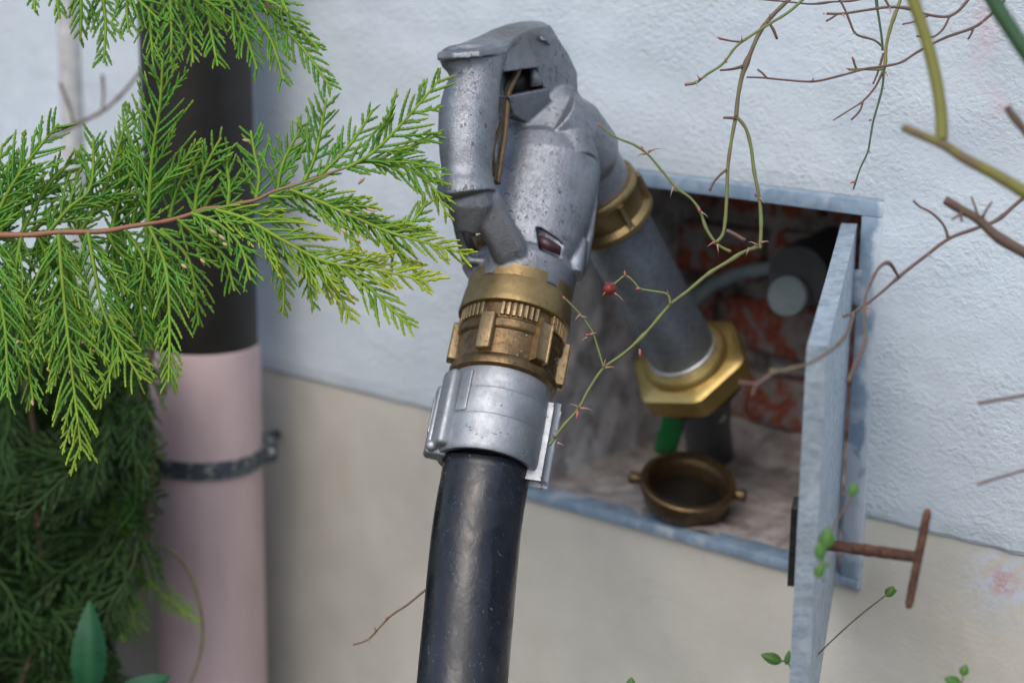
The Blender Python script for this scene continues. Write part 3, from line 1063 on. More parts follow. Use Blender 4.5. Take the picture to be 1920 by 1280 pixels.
# lever
V, F = [], []
lp = spline([P(972, 128, 1.372), P(964, 148, 1.368), P(952, 175, 1.362), P(948, 215, 1.358), P(945, 255, 1.354), P(938, 300, 1.35), (P(932, 345, 1.348))], .003)
tube(V, F, lp, .0028, 10, flat=1.6)
part('lever', (V, F), M['lever'], noz)
V, F = [], []
lp = spline([P(962, 140, 1.382), P(955, 190, 1.378), (P(936, 240, 1.37)), P(924, 280, 1.362), P(928, 330, 1.355)], .003)
tube(V, F, lp, .0018, 8, flat=1.6)
part('lever_rod', (V, F), M['lever'], noz)
part('window_shade_plate', prism([(950, 134), (1014, 120), (1034, 164), (952, 180)], lambda x, y: bz(x, y) + .024, (-.003, 0, .006)), M['black_pipe'], noz)  # black plate added inside the pocket, standing in for its shadow
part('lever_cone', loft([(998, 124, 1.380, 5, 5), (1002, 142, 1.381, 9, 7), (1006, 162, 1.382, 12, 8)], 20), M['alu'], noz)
part('gap_filler', loft([(868, 425, 1.385, 18, 5), (880, 465, 1.385, 20, 5), (895, 500, 1.385, 26, 5)], 16, 4), M['black_pipe'], noz)  # black filler added behind the gap under the grip to darken it
part('lever_pivot', loft([(905, 438, 1.362, 22, 12), (916, 470, 1.362, 20, 12), (925, 485, 1.362, 18, 12)], 20, 4), M['brass_dark'], noz)

# --- outlet coupling onto the filler pipe
def pl(prof, seg=80):
    return lathe(pA, pa, prof, seg, pu)


part('outlet_coupling', pl([(-.008, .028), (-.008, .0345), (-.006, .0362), (-.002, .0366), (.0005, .0352), (.0025, .0338), (.019, .0338), (.021, .0360), (.023, .0378), (.027, .0382), (.029, .0370), (.031, .034), (.031, .029)]), M['brass'], noz, sharp=35)
pw = pa.cross(pu)
for i in range(6):
    a_ = R(i * 60 + 12)
    rd = pu * math.cos(a_) + pw * math.sin(a_)
    b = bmesh.new()
    box_bm(b, pA + pa * .010 + rd * .0350, (pa, rd, rd.cross(pa)), (.012, .003, .0022), .0009, 2)
    bm_part('coupling_rib', b, M['brass_lug'], noz)

# --- rain drops on the metal
rd_ = random.Random(11)
V, F = [], []
b = bmesh.new()
for i in range(230):
    if i < 120:
        t_ = rd_.uniform(tR0 + .002, tR1 + .004); r_ = .0416 - (t_ - tR0) * .05; d_ = rd_.uniform(-80, 80)
    else:
        t_ = rd_.uniform(.07, .108); r_ = .0386; d_ = rd_.uniform(-80, 80)
    s_ = rd_.choice((.0003, .0004, .0005, .0006, .0009)) * rd_.uniform(.8, 1.2)
    rr_ = bmesh.ops.create_icosphere(b, subdivisions=1, radius=s_)
    rdv = (nv * math.cos(R(d_)) + nu * math.sin(R(d_)))
    for v in rr_['verts']:
        v.co = v.co - rdv * v.co.dot(rdv) * .45 + cyl(t_, r_ + .0001, d_)
t = NT('rain_drop')
M['drop'] = t.out((1, 1, 1), 0.02, 0, None, Transmission_Weight=1.0, IOR=1.33)
o = bm_part('rain_drops', b, M['drop'], noz, sharp=None)
o['kind'] = 'stuff'

# ================================================================== DOWNPIPE
PX, PY = -1.317, -0.098
dpipe = root('downpipe', 'vertical round downpipe, black above and faded pink below', 'drainpipe', (PX, PY, 0))
lip = onY(392, 683, PY - 0.055).z
upv = Vector((0, 0, 1))
part('upper_pipe', lathe(Vector((PX, PY, 0)), upv, [(lip - .05, .0505), (lip + .001, .0530), (3.0, .0538)], 72, Vector((1, 0, 0))), M['black_pipe'], dpipe)
part('lower_pipe', lathe(Vector((PX, PY, 0)), upv, [(0, .0555), (lip - .002, .0555), (lip - .0005, .0550), (lip, .0540), (lip - .002, .0527)], 72, Vector((1, 0, 0))), M['pink'], dpipe, sharp=40)
cz = onY(395, 903, PY - 0.056).z
cl = root('pipe_clamp', 'flaking grey metal clamp ring around the pink downpipe, bolted to the wall', 'clamp', (PX, PY, cz))
part('band', lathe(Vector((PX, PY, cz)), upv, [(-.0090, .0550), (-.0090, .0576), (.0090, .0578), (.0090, .0550)], 72, Vector((1, 0, 0))), M['band'], cl, sharp=40)
ea = R(56)
er = Vector((math.cos(ea), math.sin(ea), 0)); et = Vector((-math.sin(ea), math.cos(ea), 0))
b = bmesh.new(); pc = Vector((PX, PY, cz))
box_bm(b, pc + er * .0625 + et * -.005, (er, et, ZV), (.008, .0018, .0115), .001, 2)
bm_part('ear', b, M['band'], cl)
b = bmesh.new()
box_bm(b, pc + er * .0625 + et * .005, (er, et, ZV), (.008, .0018, .0115), .001, 2)
bm_part('ear', b, M['band'], cl)
V, F = [], []
tube(V, F, [pc + er * .064 - et * .010, pc + er * .064 + et * .010], .0038, 6)
part('bolt', (V, F), M['steel'], cl)
V, F = [], []
tube(V, F, [pc + Vector((0, .057, 0)), pc + Vector((0, .12, 0))], .005, 10)
part('wall_stud', (V, F), M['band'], cl)

# pale conduit further left on the wall
cx0 = onY(128, 100, -0.012)
V, F = [], []
tube(V, F, [Vector((cx0.x, -0.010, z_)) for z_ in (0.1, 0.6, 1.1, 1.7, 3.0)], .0125, 20)
o = part('conduit', (V, F), M['conduit'], None)
tag(o, 'pale vertical conduit on the white wall left of the black pipe', 'conduit')

# ================================================================== VEGETATION
VDIR = RI @ Vector((0, 0, 1))


def conifer(V, F, A, path, W, rnd, nrm, seglen=.0016, gap=.0038, yellow=0.0, terts=True, sides=4, br=.00142, ang=36, shape=1.0):
    ax = spline(path, .0028)
    n = len(ax)
    if n < 4:
        return
    L = sum((ax[i + 1] - ax[i]).length for i in range(n - 1))
    # axis
    tube(V, F, ax, [br * (1.25 - .6 * i / n) for i in range(n)], sides, A, [0.30 + yellow * .3 + .25 * (i / n) ** 3 for i in range(n)], cap=False)
    cnt = max(4, int(L / gap))
    side = rnd.choice((-1, 1))

    def twiglet(p, d, ln, curve, yl, rr):
        k = max(2, int(ln / seglen))
        pts, rad, av = [], [], []
        q = p.copy(); dd_ = d.copy()
        for j in range(k + 1):
            pts.append(q.copy())
            f = j / k
            rad.append(rr * (1.0 if j % 2 else .62) * (1.0 - .35 * f * f) if j < k else rr * .35)
            av.append(min(1, yl + (.25 + 1.4 * yellow) * f ** 3))
            dd_ = (dd_ + curve * (1.0 / k)).normalized()
            q += dd_ * (ln / k)
        tube(V, F, pts, rad, sides, A, av, flat=.62, nrm=nrm2, cap=False)
        return pts

    for i in range(cnt):
        u = (i + rnd.random() * .6) / cnt
        idx = min(n - 2, int(u * (n - 1)))
        p = ax[idx]
        tdir = (ax[idx + 1] - ax[idx]).normalized()
        nrm2 = (nrm + Vector((rnd.gauss(0, .22), rnd.gauss(0, .22), rnd.gauss(0, .22)))).normalized()
        s = nrm2.cross(tdir).normalized()
        side = -side
        prof = (0.45 + 2.6 * u if u < .2 else 1.0 - .66 * ((u - .2) / .8) ** 1.3 * shape)
        ln = W * prof * rnd.uniform(.72, 1.22)
        a = R(ang + rnd.uniform(-8, 8) + 6 * (1 - u))
        d = tdir * math.cos(a) + s * (side * math.sin(a)) + nrm2 * rnd.gauss(0, .12)
        d.normalize()
        yl = .12 * rnd.random() + yellow * (.2 + 1.4 * u * u)
        pts = twiglet(p, d, ln, tdir * .45 + Vector((0, 0, -.14)) + nrm2 * rnd.gauss(0, .12), yl, br)
        if terts and ln > .008 and rnd.random() < .72:
            m = len(pts)
            c3 = max(2, int(ln / (gap * 1.15)))
            s2 = rnd.choice((-1, 1))
            big = rnd.uniform(.22, .50)
            for j in range(1, c3):
                v = (j + rnd.uniform(-.2, .2)) / c3
                if v < .18: continue
                q = min(m - 2, max(1, int(v * (m - 1))))
                pi = pts[q]
                pd = (pts[q + 1] - pts[q - 1]).normalized()
                ss = nrm2.cross(pd).normalized()
                s2 = -s2
                l3 = ln * big * (1 - v * .72) * rnd.uniform(.7, 1.15)
                if l3 < .0028: continue
                a3 = R(28 + rnd.uniform(-7, 7))
                twiglet(pi, (pd * math.cos(a3) + ss * (s2 * math.sin(a3)) + nrm2 * rnd.gauss(0, .12)).normalized(), l3, pd * .3, yl, br * .92)


def add_spray(parent, pxpath, z0, w, rnd, z1=None, yellow=0.0, mat=None, **kw):
    """pxpath: picture points of the axis; w = reach of the side shoots in photo pixels"""
    z1 = z0 if z1 is None else z1
    n = len(pxpath)
    path = [P(x, y, z0 + (z1 - z0) * i / (n - 1)) for i, (x, y) in enumerate(pxpath)]
    tilt = RI @ Vector((rnd.uniform(-.45, .45), rnd.uniform(-.45, .45), -1))
    V, F, A = [], [], []
    conifer(V, F, A, path, w * 1.75 * z0 / FPX, rnd, tilt.normalized(), yellow=yellow, **kw)
    return part('spray', (V, F), mat or M['cy'], parent, attr=A)


# --- main branch
rn = random.Random(21)
br1 = root('cypress_branch', 'green cypress branch whose reddish stem crosses the black pipe and reaches the nozzle grip', 'branch', tuple(P(-60, 445, 1.30)), 'cypress branches')
stem = [(-80, 446), (0, 441), (110, 438), (200, 432), (280, 420), (350, 403), (420, 387), (480, 373), (540, 352), (600, 330), (650, 315), (700, 303)]
pts = spline([P(x, y + 2.2 * math.sin(x * .045) + 1.5 * math.sin(x * .11), 1.30) for x, y in [q for a_, b_ in zip(stem, stem[1:]) for q in (a_, ((a_[0] + b_[0]) / 2, (a_[1] + b_[1]) / 2))] + [stem[-1]]], .002)
n = len(pts)
V, F, A = [], [], []
tube(V, F, pts, [(.0026 * (1 - .72 * i / n)) * (1 + .22 * noise.noise(pts[i] * 330) + .15 * noise.noise(pts[i] * 90)) for i in range(n)], 10, A, [max(0, (i / n - .62) * 2.4) for i in range(n)])
part('stem', (V, F), M['cy_stem'], br1, attr=A)
S = [  # path, depth at base, reach, depth at tip, yellowness
    ([(278, 415), (285, 300), (300, 200), (305, 112)], 1.30, 72, 1.27, 0),
    ([(318, 408), (330, 360), (350, 320), (375, 282)], 1.31, 40, 1.31, 0),
    ([(365, 400), (372, 350), (392, 300), (415, 258)], 1.30, 40, 1.29, 0),
    ([(428, 385), (430, 345), (425, 310), (432, 275)], 1.30, 34, 1.30, 0),
    ([(480, 372), (486, 330), (478, 290), (470, 245)], 1.31, 46, 1.32, 0),
    ([(520, 358), (528, 315), (545, 275), (570, 232)], 1.31, 42, 1.31, 0),
    ([(570, 340), (588, 300), (600, 250), (612, 185)], 1.30, 44, 1.31, 0),
    ([(598, 330), (640, 290), (672, 250), (700, 205)], 1.30, 38, 1.31, 0),
    ([(650, 315), (700, 285), (760, 225), (825, 148)], 1.30, 52, 1.29, .08),
    ([(690, 304), (740, 300), (790, 310), (832, 330)], 1.30, 36, 1.30, .05),
    ([(700, 303), (760, 315), (810, 350), (840, 405)], 1.30, 38, 1.30, .15),
    ([(738, 290), (770, 275), (800, 262), (828, 250)], 1.30, 26, 1.30, .03),
    ([(505, 368), (580, 372), (640, 388), (700, 420), (745, 440)], 1.30, 44, 1.29, .02),
    ([(545, 356), (600, 378), (660, 405), (730, 435), (800, 455), (878, 478)], 1.295, 52, 1.27, .28),
    ([(735, 440), (760, 425), (785, 402), (800, 375)], 1.29, 34, 1.29, .1),
    ([(735, 445), (745, 470), (760, 490), (790, 500)], 1.29, 30, 1.29, .3),
    ([(400, 392), (460, 410), (530, 450), (610, 490), (700, 505), (803, 527)], 1.29, 66, 1.27, .38),
    ([(620, 495), (670, 520), (720, 565), (770, 615)], 1.28, 40, 1.27, .22),
    ([(560, 470), (600, 510), (640, 560), (660, 600)], 1.285, 34, 1.28, .35),
    ([(500, 430), (520, 480), (532, 540), (530, 590)], 1.30, 32, 1.30, .05),
    ([(560, 460), (575, 500), (580, 545), (588, 580)], 1.30, 26, 1.30, .05),
    ([(360, 400), (410, 420), (450, 460), (470, 525)], 1.29, 46, 1.28, 0),
    ([(410, 390), (460, 395), (510, 400), (560, 420)], 1.31, 40, 1.31, 0),
    ([(330, 408), (380, 450), (420, 480), (440, 545)], 1.30, 44, 1.30, 0),
    ([(280, 425), (310, 500), (318, 600), (316, 716)], 1.285, 48, 1.27, .06),
    ([(300, 430), (350, 480), (365, 540), (372, 610)], 1.30, 44, 1.30, .02),
    ([(235, 432), (270, 490), (262, 560), (275, 640)], 1.31, 46, 1.31, 0),
    ([(110, 440), (118, 540), (128, 640), (140, 740), (152, 845)], 1.275, 74, 1.25, .14),
    ([(165, 436), (180, 520), (200, 600), (265, 712)], 1.29, 60, 1.27, .08),
    ([(40, 442), (30, 520), (45, 620), (62, 750)], 1.30, 60, 1.29, .03),
    ([(-10, 445), (-5, 530), (10, 620), (15, 745)], 1.29, 56, 1.28, .02),
    ([(70, 440), (90, 500), (70, 580), (90, 680)], 1.32, 56, 1.32, 0),
    ([(200, 434), (230, 480), (300, 510), (370, 560)], 1.32, 50, 1.32, 0),
    ([(150, 440), (200, 480), (240, 540), (225, 640)], 1.33, 54, 1.33, 0),
    ([(205, 590), (225, 640), (210, 690), (182, 765)], 1.28, 26, 1.27, .12),
    ([(-20, 440), (10, 370), (55, 300), (110, 232)], 1.30, 58, 1.29, 0),
    ([(40, 438), (70, 380), (105, 330), (150, 290)], 1.31, 46, 1.31, 0),
    ([(90, 436), (130, 390), (170, 350), (175, 255)], 1.30, 50, 1.30, 0),
    ([(150, 435), (190, 370), (215, 300), (240, 215)], 1.31, 50, 1.31, 0),
    ([(210, 430), (222, 380), (250, 330), (262, 270)], 1.32, 46, 1.32, 0),
    ([(0, 440), (20, 400), (60, 360), (110, 345)], 1.33, 46, 1.33, 0),
    ([(60, 436), (90, 410), (140, 390), (200, 380)], 1.33, 40, 1.33, 0),
    ([(-60, 440), (-30, 400), (-10, 340), (5, 270)], 1.30, 50, 1.30, 0),
    ([(250, 425), (255, 390), (290, 350), (330, 330)], 1.33, 40, 1.33, 0),
    ([(-40, 446), (30, 480), (90, 470), (150, 500)], 1.33, 46, 1.33, 0),
    ([(380, 396), (400, 365), (440, 345), (480, 330)], 1.32, 30, 1.32, 0),
]
for k in range(16):
    x0 = rn.uniform(-60, 300); up_ = k % 2 == 0
    yb = 441 if x0 < 120 else 441 - (x0 - 120) * .12
    ex_ = rn.uniform(-10, 70); ey = -rn.uniform(90, 170) if up_ else rn.uniform(150, 260)
    S.append(([(x0, yb), (x0 + ex_ * .25, yb + ey * .33), (x0 + ex_ * .55, yb + ey * .66), (x0 + ex_, yb + ey)], 1.335 + rn.uniform(-.01, .02), rn.uniform(38, 56), 1.335, 0))
for (pp, z0, w, z1, yl) in S:
    add_spray(br1, pp, z0, w, rn, z1, yl)
# dry brown scale tips
for (x, y, dx, dy) in ((672, 345, 12, -12), (688, 392, 18, 4), (455, 262, 14, 3), (410, 440, 12, 10), (392, 430, 14, 8), (418, 455, 8, 6), (640, 430, 10, 6), (668, 448, 8, 4), (60, 750, 2, 10), (340, 495, 10, 8), (376, 485, 8, 8), (30, 645, 6, -6), (88, 690, 6, 6), (130, 695, 5, 8), (648, 395, 10, 2), (168, 655, 10, 4), (150, 640, 8, 2)):
    V, F = [], []
    p0 = P(x, y, 1.275); p1 = P(x + dx, y + dy, 1.272)
    tube(V, F, [p0, p0.lerp(p1, .35), p0.lerp(p1, .7), p1], [.0006, .0012, .0011, .0003], 6)
    part('dry_tip', (V, F), M['dry'], br1)

# --- upper branch
br2 = root('cypress_branch', 'upper cypress branch hanging in from the top edge over the black pipe', 'branch', tuple(P(330, -80, 1.32)), 'cypress branches')
pts = spline([P(x, y, 1.32) for x, y in ((60, -110), (180, -70), (300, -45), (400, -30), (470, -8), (530, 30))], .003)
V, F, A = [], [], []
tube(V, F, pts, [.0026 * (1 - .6 * i / len(pts)) for i in range(len(pts))], 8, A, 0.2)
part('stem', (V, F), M['cy_stem'], br2, attr=A)
S2 = [([(60, -100), (62, -60), (62, -20), (66, 22)], 20), ([(95, -90), (100, -50), (106, -10), (112, 36)], 26), ([(140, -75), (150, -20), (152, 30), (150, 76)], 34), ([(185, -68), (192, -10), (198, 50), (194, 118)], 38),
      ([(240, -60), (240, -20), (238, 20), (240, 60)], 38), ([(280, -48), (285, 0), (282, 50), (287, 104)], 42), ([(320, -42), (320, 10), (322, 60), (320, 118)], 40), ([(355, -38), (355, 20), (358, 70), (362, 118)], 36),
      ([(385, -34), (390, 20), (398, 70), (408, 124)], 38), ([(420, -26), (440, 20), (462, 70), (482, 130)], 40), ([(455, -12), (485, 40), (510, 80), (532, 150)], 40), ([(490, 5), (530, 50), (575, 100), (622, 168)], 40),
      ([(430, -30), (480, -25), (520, -10), (540, 24)], 28), ([(480, -5), (520, 10), (560, 50), (598, 92)], 30), ([(300, -44), (350, -15), (400, 10), (440, 50)], 40), ([(210, -60), (230, -30), (260, 0), (300, 40)], 36)]
for (pp, w) in S2:
    add_spray(br2, pp, 1.32 + rn.uniform(-.02, .02), w, rn, 1.31)

# --- dark shrub at the lower left, out of focus
shrub = root('cypress_shrub', 'dense dark cypress shrub in shade beside the pink downpipe', 'shrub', tuple(P(120, 1250, 1.75)))
rs = random.Random(5)
variants = []
for k in range(6):
    V, F, A = [], [], []
    conifer(V, F, A, [Vector((0, 0, 0)), Vector((.006 * rs.uniform(-1, 1), .03, 0)), Vector((.01 * rs.uniform(-1, 1), .06, -.004)), Vector((.012 * rs.uniform(-1, 1), .09, -.014))], .034, rs, Vector((0, 0, 1)), seglen=.007, gap=.0046, sides=3, br=.0017)
    variants.append((V, F, A))
V, F, A = [], [], []
INV = RI.transposed()


def topx(w):
    c = INV @ (w - CAM)
    return 960 + FPX * c.x / c.z, 640 + FPX * c.y / c.z


k = 0
while k < 760:
    x = rs.uniform(-200, 285); y = rs.uniform(575, 1400)
    zq = rs.uniform(1.60, 2.12) if x < 190 else rs.uniform(1.58, 1.70)
    c = P(x, y, zq)
    if c.y > -0.03: continue
    d = (RI @ Vector((rs.uniform(-1, 1), rs.uniform(-.6, 1.0), rs.uniform(-.6, .3)))).normalized()
    up = (RI @ Vector((rs.uniform(-.5, .5), rs.uniform(-.6, .2), -1)))
    xx = d.cross(up).normalized(); zz_ = xx.cross(d)
    s = rs.uniform(.7, 1.25)
    tx, ty = topx(c + d * .095 * s)
    if tx > 292 or ty < 590 + (60 if tx > 200 else 0) or (x > 200 and y > 1090) or (tx > 235 and ty > 1100): continue
    if tx > 275 - 40 * math.sin(ty * .012) and rs.random() < .6: continue
    k += 1
    v_, f_, a_ = variants[rs.randrange(6)]
    b0 = len(V)
    for v in v_:
        V.append(c + (xx * v.x + d * v.y + zz_ * v.z) * s)
    F += [tuple(i + b0 for i in q) for q in f_]
    A += a_
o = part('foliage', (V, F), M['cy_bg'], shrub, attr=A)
o['kind'] = 'stuff'
for pp in ([(40, 690), (62, 800), (66, 900), (75, 1020), (90, 1130), (60, 1230), (20, 1330)], [(285, 990), (250, 1060), (215, 1140), (190, 1200), (120, 1300)], [(290, 640), (265, 760), (285, 860), (270, 990), (240, 1080)]):
    V, F = [], []
    pts = spline([P(x, y, 1.64) for x, y in pp], .005)
    tube(V, F, pts, .0032, 8)
    part('limb', (V, F), M['bark'], shrub)
for (pp, w) in (([(278, 600), (282, 680), (270, 760), (280, 860)], 50), ([(240, 1010), (215, 960), (205, 900), (200, 870)], 36), ([(250, 1060), (300, 1110), (340, 1140), (372, 1165)], 30), ([(262, 1000), (240, 930), (260, 860), (250, 790)], 40), ([(230, 1100), (245, 1140), (250, 1165), (245, 1180)], 40)):
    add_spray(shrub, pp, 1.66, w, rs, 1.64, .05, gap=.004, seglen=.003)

# ------------------------------------------------------------------ twigs with thorns and buds


def px_path(pp, z):
    """list of (x, y) or (x, y, z) picture points"""
    return [P(q[0], q[1], q[2] if len(q) > 2 else z) for q in pp]


def twig(parent, name, pp, z, r0, r1, mat, tip0=0.0, tip1=0.0, knob=0.18):
    pts = spline(px_path(pp, z), .0022)
    if r0 < 7:
        r0 *= .74; r1 *= .74
    n = len(pts)
    V, F, A = [], [], []
    rad = [(r0 + (r1 - r0) * i / n) * z / FPX * (1 + knob * noise.noise(pts[i] * 140) + ((1.3 if r0 < 7 else 0) * max(0, noise.noise(pts[i] * 90) - .25))) for i in range(n)]
    tube(V, F, pts, rad, 9, A, [tip0 + (tip1 - tip0) * i / n for i in range(n)])
    return part(name, (V, F), mat, parent, attr=A)


def thorn(parent, x, y, dx, dy, z, w=3.2):
    V, F = [], []
    a = P(x, y, z); c = P(x + dx, y + dy, z - .003)
    ln = (c - a).length
    hook = RI @ Vector((0, 1, 0)) * (ln * .18)
    pts = [a, a.lerp(c, .3) - hook * .1, a.lerp(c, .65), c + hook]
    k = z / FPX
    tube(V, F, pts, [w * k, w * .55 * k, w * .28 * k, .15 * k], 6, flat=.5, nrm=(a - CAM).normalized())
    part('thorn', (V, F), M['thorn'], parent)


def bud(parent, x, y, dx, dy, z, w=3.6, mat='bud'):
    w *= .68
    V, F = [], []
    a = P(x, y, z - .001); c = P(x + dx, y + dy, z - .002)
    k = z / FPX
    tube(V, F, [a, a.lerp(c, .3), a.lerp(c, .65), c], [w * .7 * k, w * k, w * .75 * k, w * .12 * k], 8)
    part('bud', (V, F), M[mat], parent)


def rose(label, base, z):
    return root('rose_twig', label, 'twig', tuple(P(base[0], base[1], z)), 'bare rose twigs')


# 1: the thorny shoot in front of the recess together with the two stems it hangs from
r1 = rose('green thorny rose shoot with a shrivelled red hip hanging in front of the recess', (1500, -40), 1.27)
g_ = M['rose_green']
twig(r1, 'stem', [(1545, -60), (1500, -20), (1448, 30), (1425, 60), (1405, 105), (1392, 140), (1384, 180), (1380, 220)], 1.27, 6, 5.5, g_, .9, .7)
twig(r1, 'stem', [(1380, 218), (1372, 260), (1365, 310), (1363, 360), (1360, 410), (1355, 440), (1342, 455)], 1.27, 5, 4.6, g_, .35, .0)
twig(r1, 'stem', [(1382, 220), (1398, 240), (1408, 275), (1414, 320), (1424, 375), (1427, 420), (1425, 466)], 1.27, 4.5, 4.8, g_, .3, .1)
twig(r1, 'stem', [(1425, 462), (1395, 472), (1366, 490), (1330, 512), (1290, 545), (1255, 573), (1210, 625), (1170, 662), (1132, 690), (1105, 728), (1085, 765), (1055, 800), (1030, 834)], 1.275, 5.2, 3.6, g_, .25, .0)
twig(r1, 'side_shoot', [(1370, 472), (1345, 458), (1325, 430), (1312, 395), (1295, 372), (1268, 352), (1245, 325), (1215, 290), (1190, 272), (1165, 262), (1145, 252), (1125, 234)], 1.272, 4.2, 2.6, g_, .15, .0)
twig(r1, 'side_shoot', [(1132, 690), (1122, 655), (1110, 620), (1095, 598), (1080, 580), (1060, 560)], 1.27, 3.2, 2.0, g_, .05, .1)
twig(r1, 'side_shoot', [(1257, 572), (1252, 552), (1225, 546), (1200, 541), (1188, 528), (1172, 517), (1155, 530), (1142, 541)], 1.268, 3.4, 2.0, g_, .15, .0)
twig(r1, 'broken_stub', [(1362, 432), (1378, 440), (1397, 451)], 1.268, 5.5, 5.0, M['rose_brown'], 0, 0)
twig(r1, 'broken_stub', [(1362, 318), (1348, 330), (1338, 342), (1330, 358)], 1.268, 3.6, 3.0, M['rose_brown'], 0, 0)
twig(r1, 'broken_stub', [(1380, 222), (1368, 221), (1356, 221)], 1.268, 4, 3.0, M['rose_brown'], 0, 0)
twig(r1, 'broken_stub', [(1392, 125), (1372, 130), (1350, 132)], 1.268, 4, 2.6, M['rose_brown'], 0, 0)
twig(r1, 'broken_stub', [(1440, 40), (1450, 56), (1457, 74)], 1.268, 4, 2.6, M['rose_brown'], 0, 0)
for q in ((1263, 350, -6, 16), (1312, 397, 16, 8), (1312, 395, -2, -12), (1340, 455, -14, 5), (1345, 458, 2, 14), (1215, 285, 26, -10), (1210, 288, -18, 4), (1425, 372, 8, 8), (1418, 368, -4, -8),
          (1420, 460, -18, -10), (1426, 455, 18, -4), (1405, 465, -6, 12), (1132, 690, 4, -22), (1134, 690, 20, -4), (1125, 652, 0, 0.1), (1105, 628, 16, -6), (1103, 632, -12, 4), (1086, 764, -20, -10), (1088, 765, 26, 2),
          (1045, 830, 14, 4), (1040, 820, -8, -10), (1252, 552, 0, -12), (1088, 590, -10, 8), (1090, 594, 12, 0), (1200, 655, -2, 8), (1165, 262, 0, 0.1)):
    if abs(q[2]) + abs(q[3]) > 1:
        thorn(r1, q[0], q[1], q[2], q[3], 1.268)
for q in ((1125, 235, -5, -4), (1205, 282, -3, -9), (1312, 397, -2, -8), (1060, 561, -5, -6), (1104, 629, -6, -3), (1172, 518, -1, -11), (1200, 541, -9, 0), (1084, 770, -4, 16), (1200, 655, 0, 14), (1340, 455, -6, 0)):
    bud(r1, q[0], q[1], q[2], q[3], 1.268, 3.8)
b = bmesh.new()
bmesh.ops.create_uvsphere(b, u_segments=18, v_segments=12, radius=.0046)
hc = P(1143, 542, 1.264)
for v in b.verts:
    v.co = v.co * (1 + .22 * noise.noise(v.co * 500)) + hc
bm_part('rose_hip', b, M['hip'], r1, sharp=None)
for q in ((1150, 548, 16, 10), (1138, 536, -4, -12), (1146, 535, 8, -10), (1135, 548, -6, 6), (1152, 550, 20, 14)):
    thorn(r1, q[0], q[1], q[2], q[3], 1.262, 2.0)

# 2
r2 = rose('thin green rose twig running down left to a pink tip, crossing the hanging stem', (1520, -30), 1.255)
twig(r2, 'stem', [(1550, -50), (1515, -10), (1480, 22), (1448, 42), (1410, 66), (1380, 88), (1355, 120), (1325, 140), (1305, 155), (1284, 159)], 1.255, 4, 3.2, g_, -.1, .35)
twig(r2, 'broken_stub', [(1388, 79), (1370, 77), (1352, 73)], 1.255, 3, 2, M['rose_brown'], 0, 0)
bud(r2, 1354, 74, -10, -4, 1.255, 4); bud(r2, 1292, 158, -10, 1, 1.255, 3.5)
for q in ((1391, 78, 0, -14), (1312, 150, -6, -12), (1312, 148, 16, -4), (1306, 154, 1, 8), (1362, 118, -4, -12), (1445, 34, -4, -10)):
    thorn(r2, q[0], q[1], q[2], q[3], 1.252, 2.4)

# 3
r3 = rose('long brown twig sweeping from the upper right corner to a forked dry tip', (1900, -40), 1.24)
rbn = M['rose_brown']
twig(r3, 'stem', [(1900, -40), (1880, 5), (1855, 30), (1825, 52), (1770, 72), (1720, 98), (1690, 117), (1655, 125), (1620, 130), (1580, 141), (1525, 153), (1470, 150), (1430, 146), (1400, 145)], 1.24, 4.2, 2.4, rbn, 0, 0)
twig(r3, 'side_shoot', [(1438, 147), (1430, 138), (1420, 130)], 1.24, 2.8, 2.6, rbn)
twig(r3, 'side_shoot', [(1825, 52), (1822, 62), (1815, 74)], 1.24, 3.4, 2.0, rbn)
thorn(r3, 1840, 44, 8, -6, 1.238, 2.4); thorn(r3, 1523, 152, 4, -8, 1.238, 2.4)

# 4
r4 = rose('green rose shoot hanging at the top right, its pink-budded tip above the frame corner', (1690, -40), 1.25)
twig(r4, 'stem', [(1700, -50), (1688, 0), (1672, 45), (1662, 85), (1660, 115), (1657, 132)], 1.25, 4.5, 4.4, M['rose_olive'], .0, .3)
twig(r4, 'stem', [(1657, 132), (1655, 160), (1648, 190), (1638, 225), (1632, 258), (1627, 285), (1612, 318), (1600, 355)], 1.25, 3.2, 2.2, M['rose_dgreen'], 0.3, 0)
twig(r4, 'side_shoot', [(1657, 130), (1636, 131), (1615, 130), (1592, 131)], 1.25, 3.2, 2.6, g_, 0, .8)
twig(r4, 'side_shoot', [(1606, 130), (1602, 120), (1600, 112)], 1.25, 2.6, 2.6, rbn)
twig(r4, 'side_shoot', [(1655, 135), (1640, 165), (1618, 190), (1600, 202), (1562, 226)], 1.25, 3.4, 1.4, rbn, 0, .2)
twig(r4, 'side_shoot', [(1618, 190), (1612, 208), (1596, 225)], 1.25, 2.8, 2.4, rbn)
twig(r4, 'side_shoot', [(1656, 100), (1648, 130), (1637, 158)], 1.252, 2.8, 2.4, rbn)
bud(r4, 1600, 113, -2, -7, 1.249, 3.4); bud(r4, 1603, 340, -10, 4, 1.249, 3.4); bud(r4, 1634, 225, -6, 1, 1.249, 3.0)
for q in ((1660, 135, 6, 10), (1655, 165, 6, 2), (1630, 285, 4, 2), (1592, 130, -8, -2)):
    thorn(r4, q[0], q[1], q[2], q[3], 1.248, 2.4)

# 5
r5 = rose('straight dark green twig dropping from the top edge onto the hanging shoot', (1640, -40), 1.258)
twig(r5, 'stem', [(1640, -60), (1643, 0), (1648, 35), (1653, 70), (1655, 95)], 1.258, 3, 3.2, M['rose_dgreen'])
twig(r5, 'side_shoot', [(1656, 90), (1640, 76), (1606, 65), (1595, 45), (1585, 20), (1570, -10), (1560, -40)], 1.258, 3.0, 3.0, rbn, .3, 0)
thorn(r5, 1606, 64, -12, 0, 1.256, 2.2)

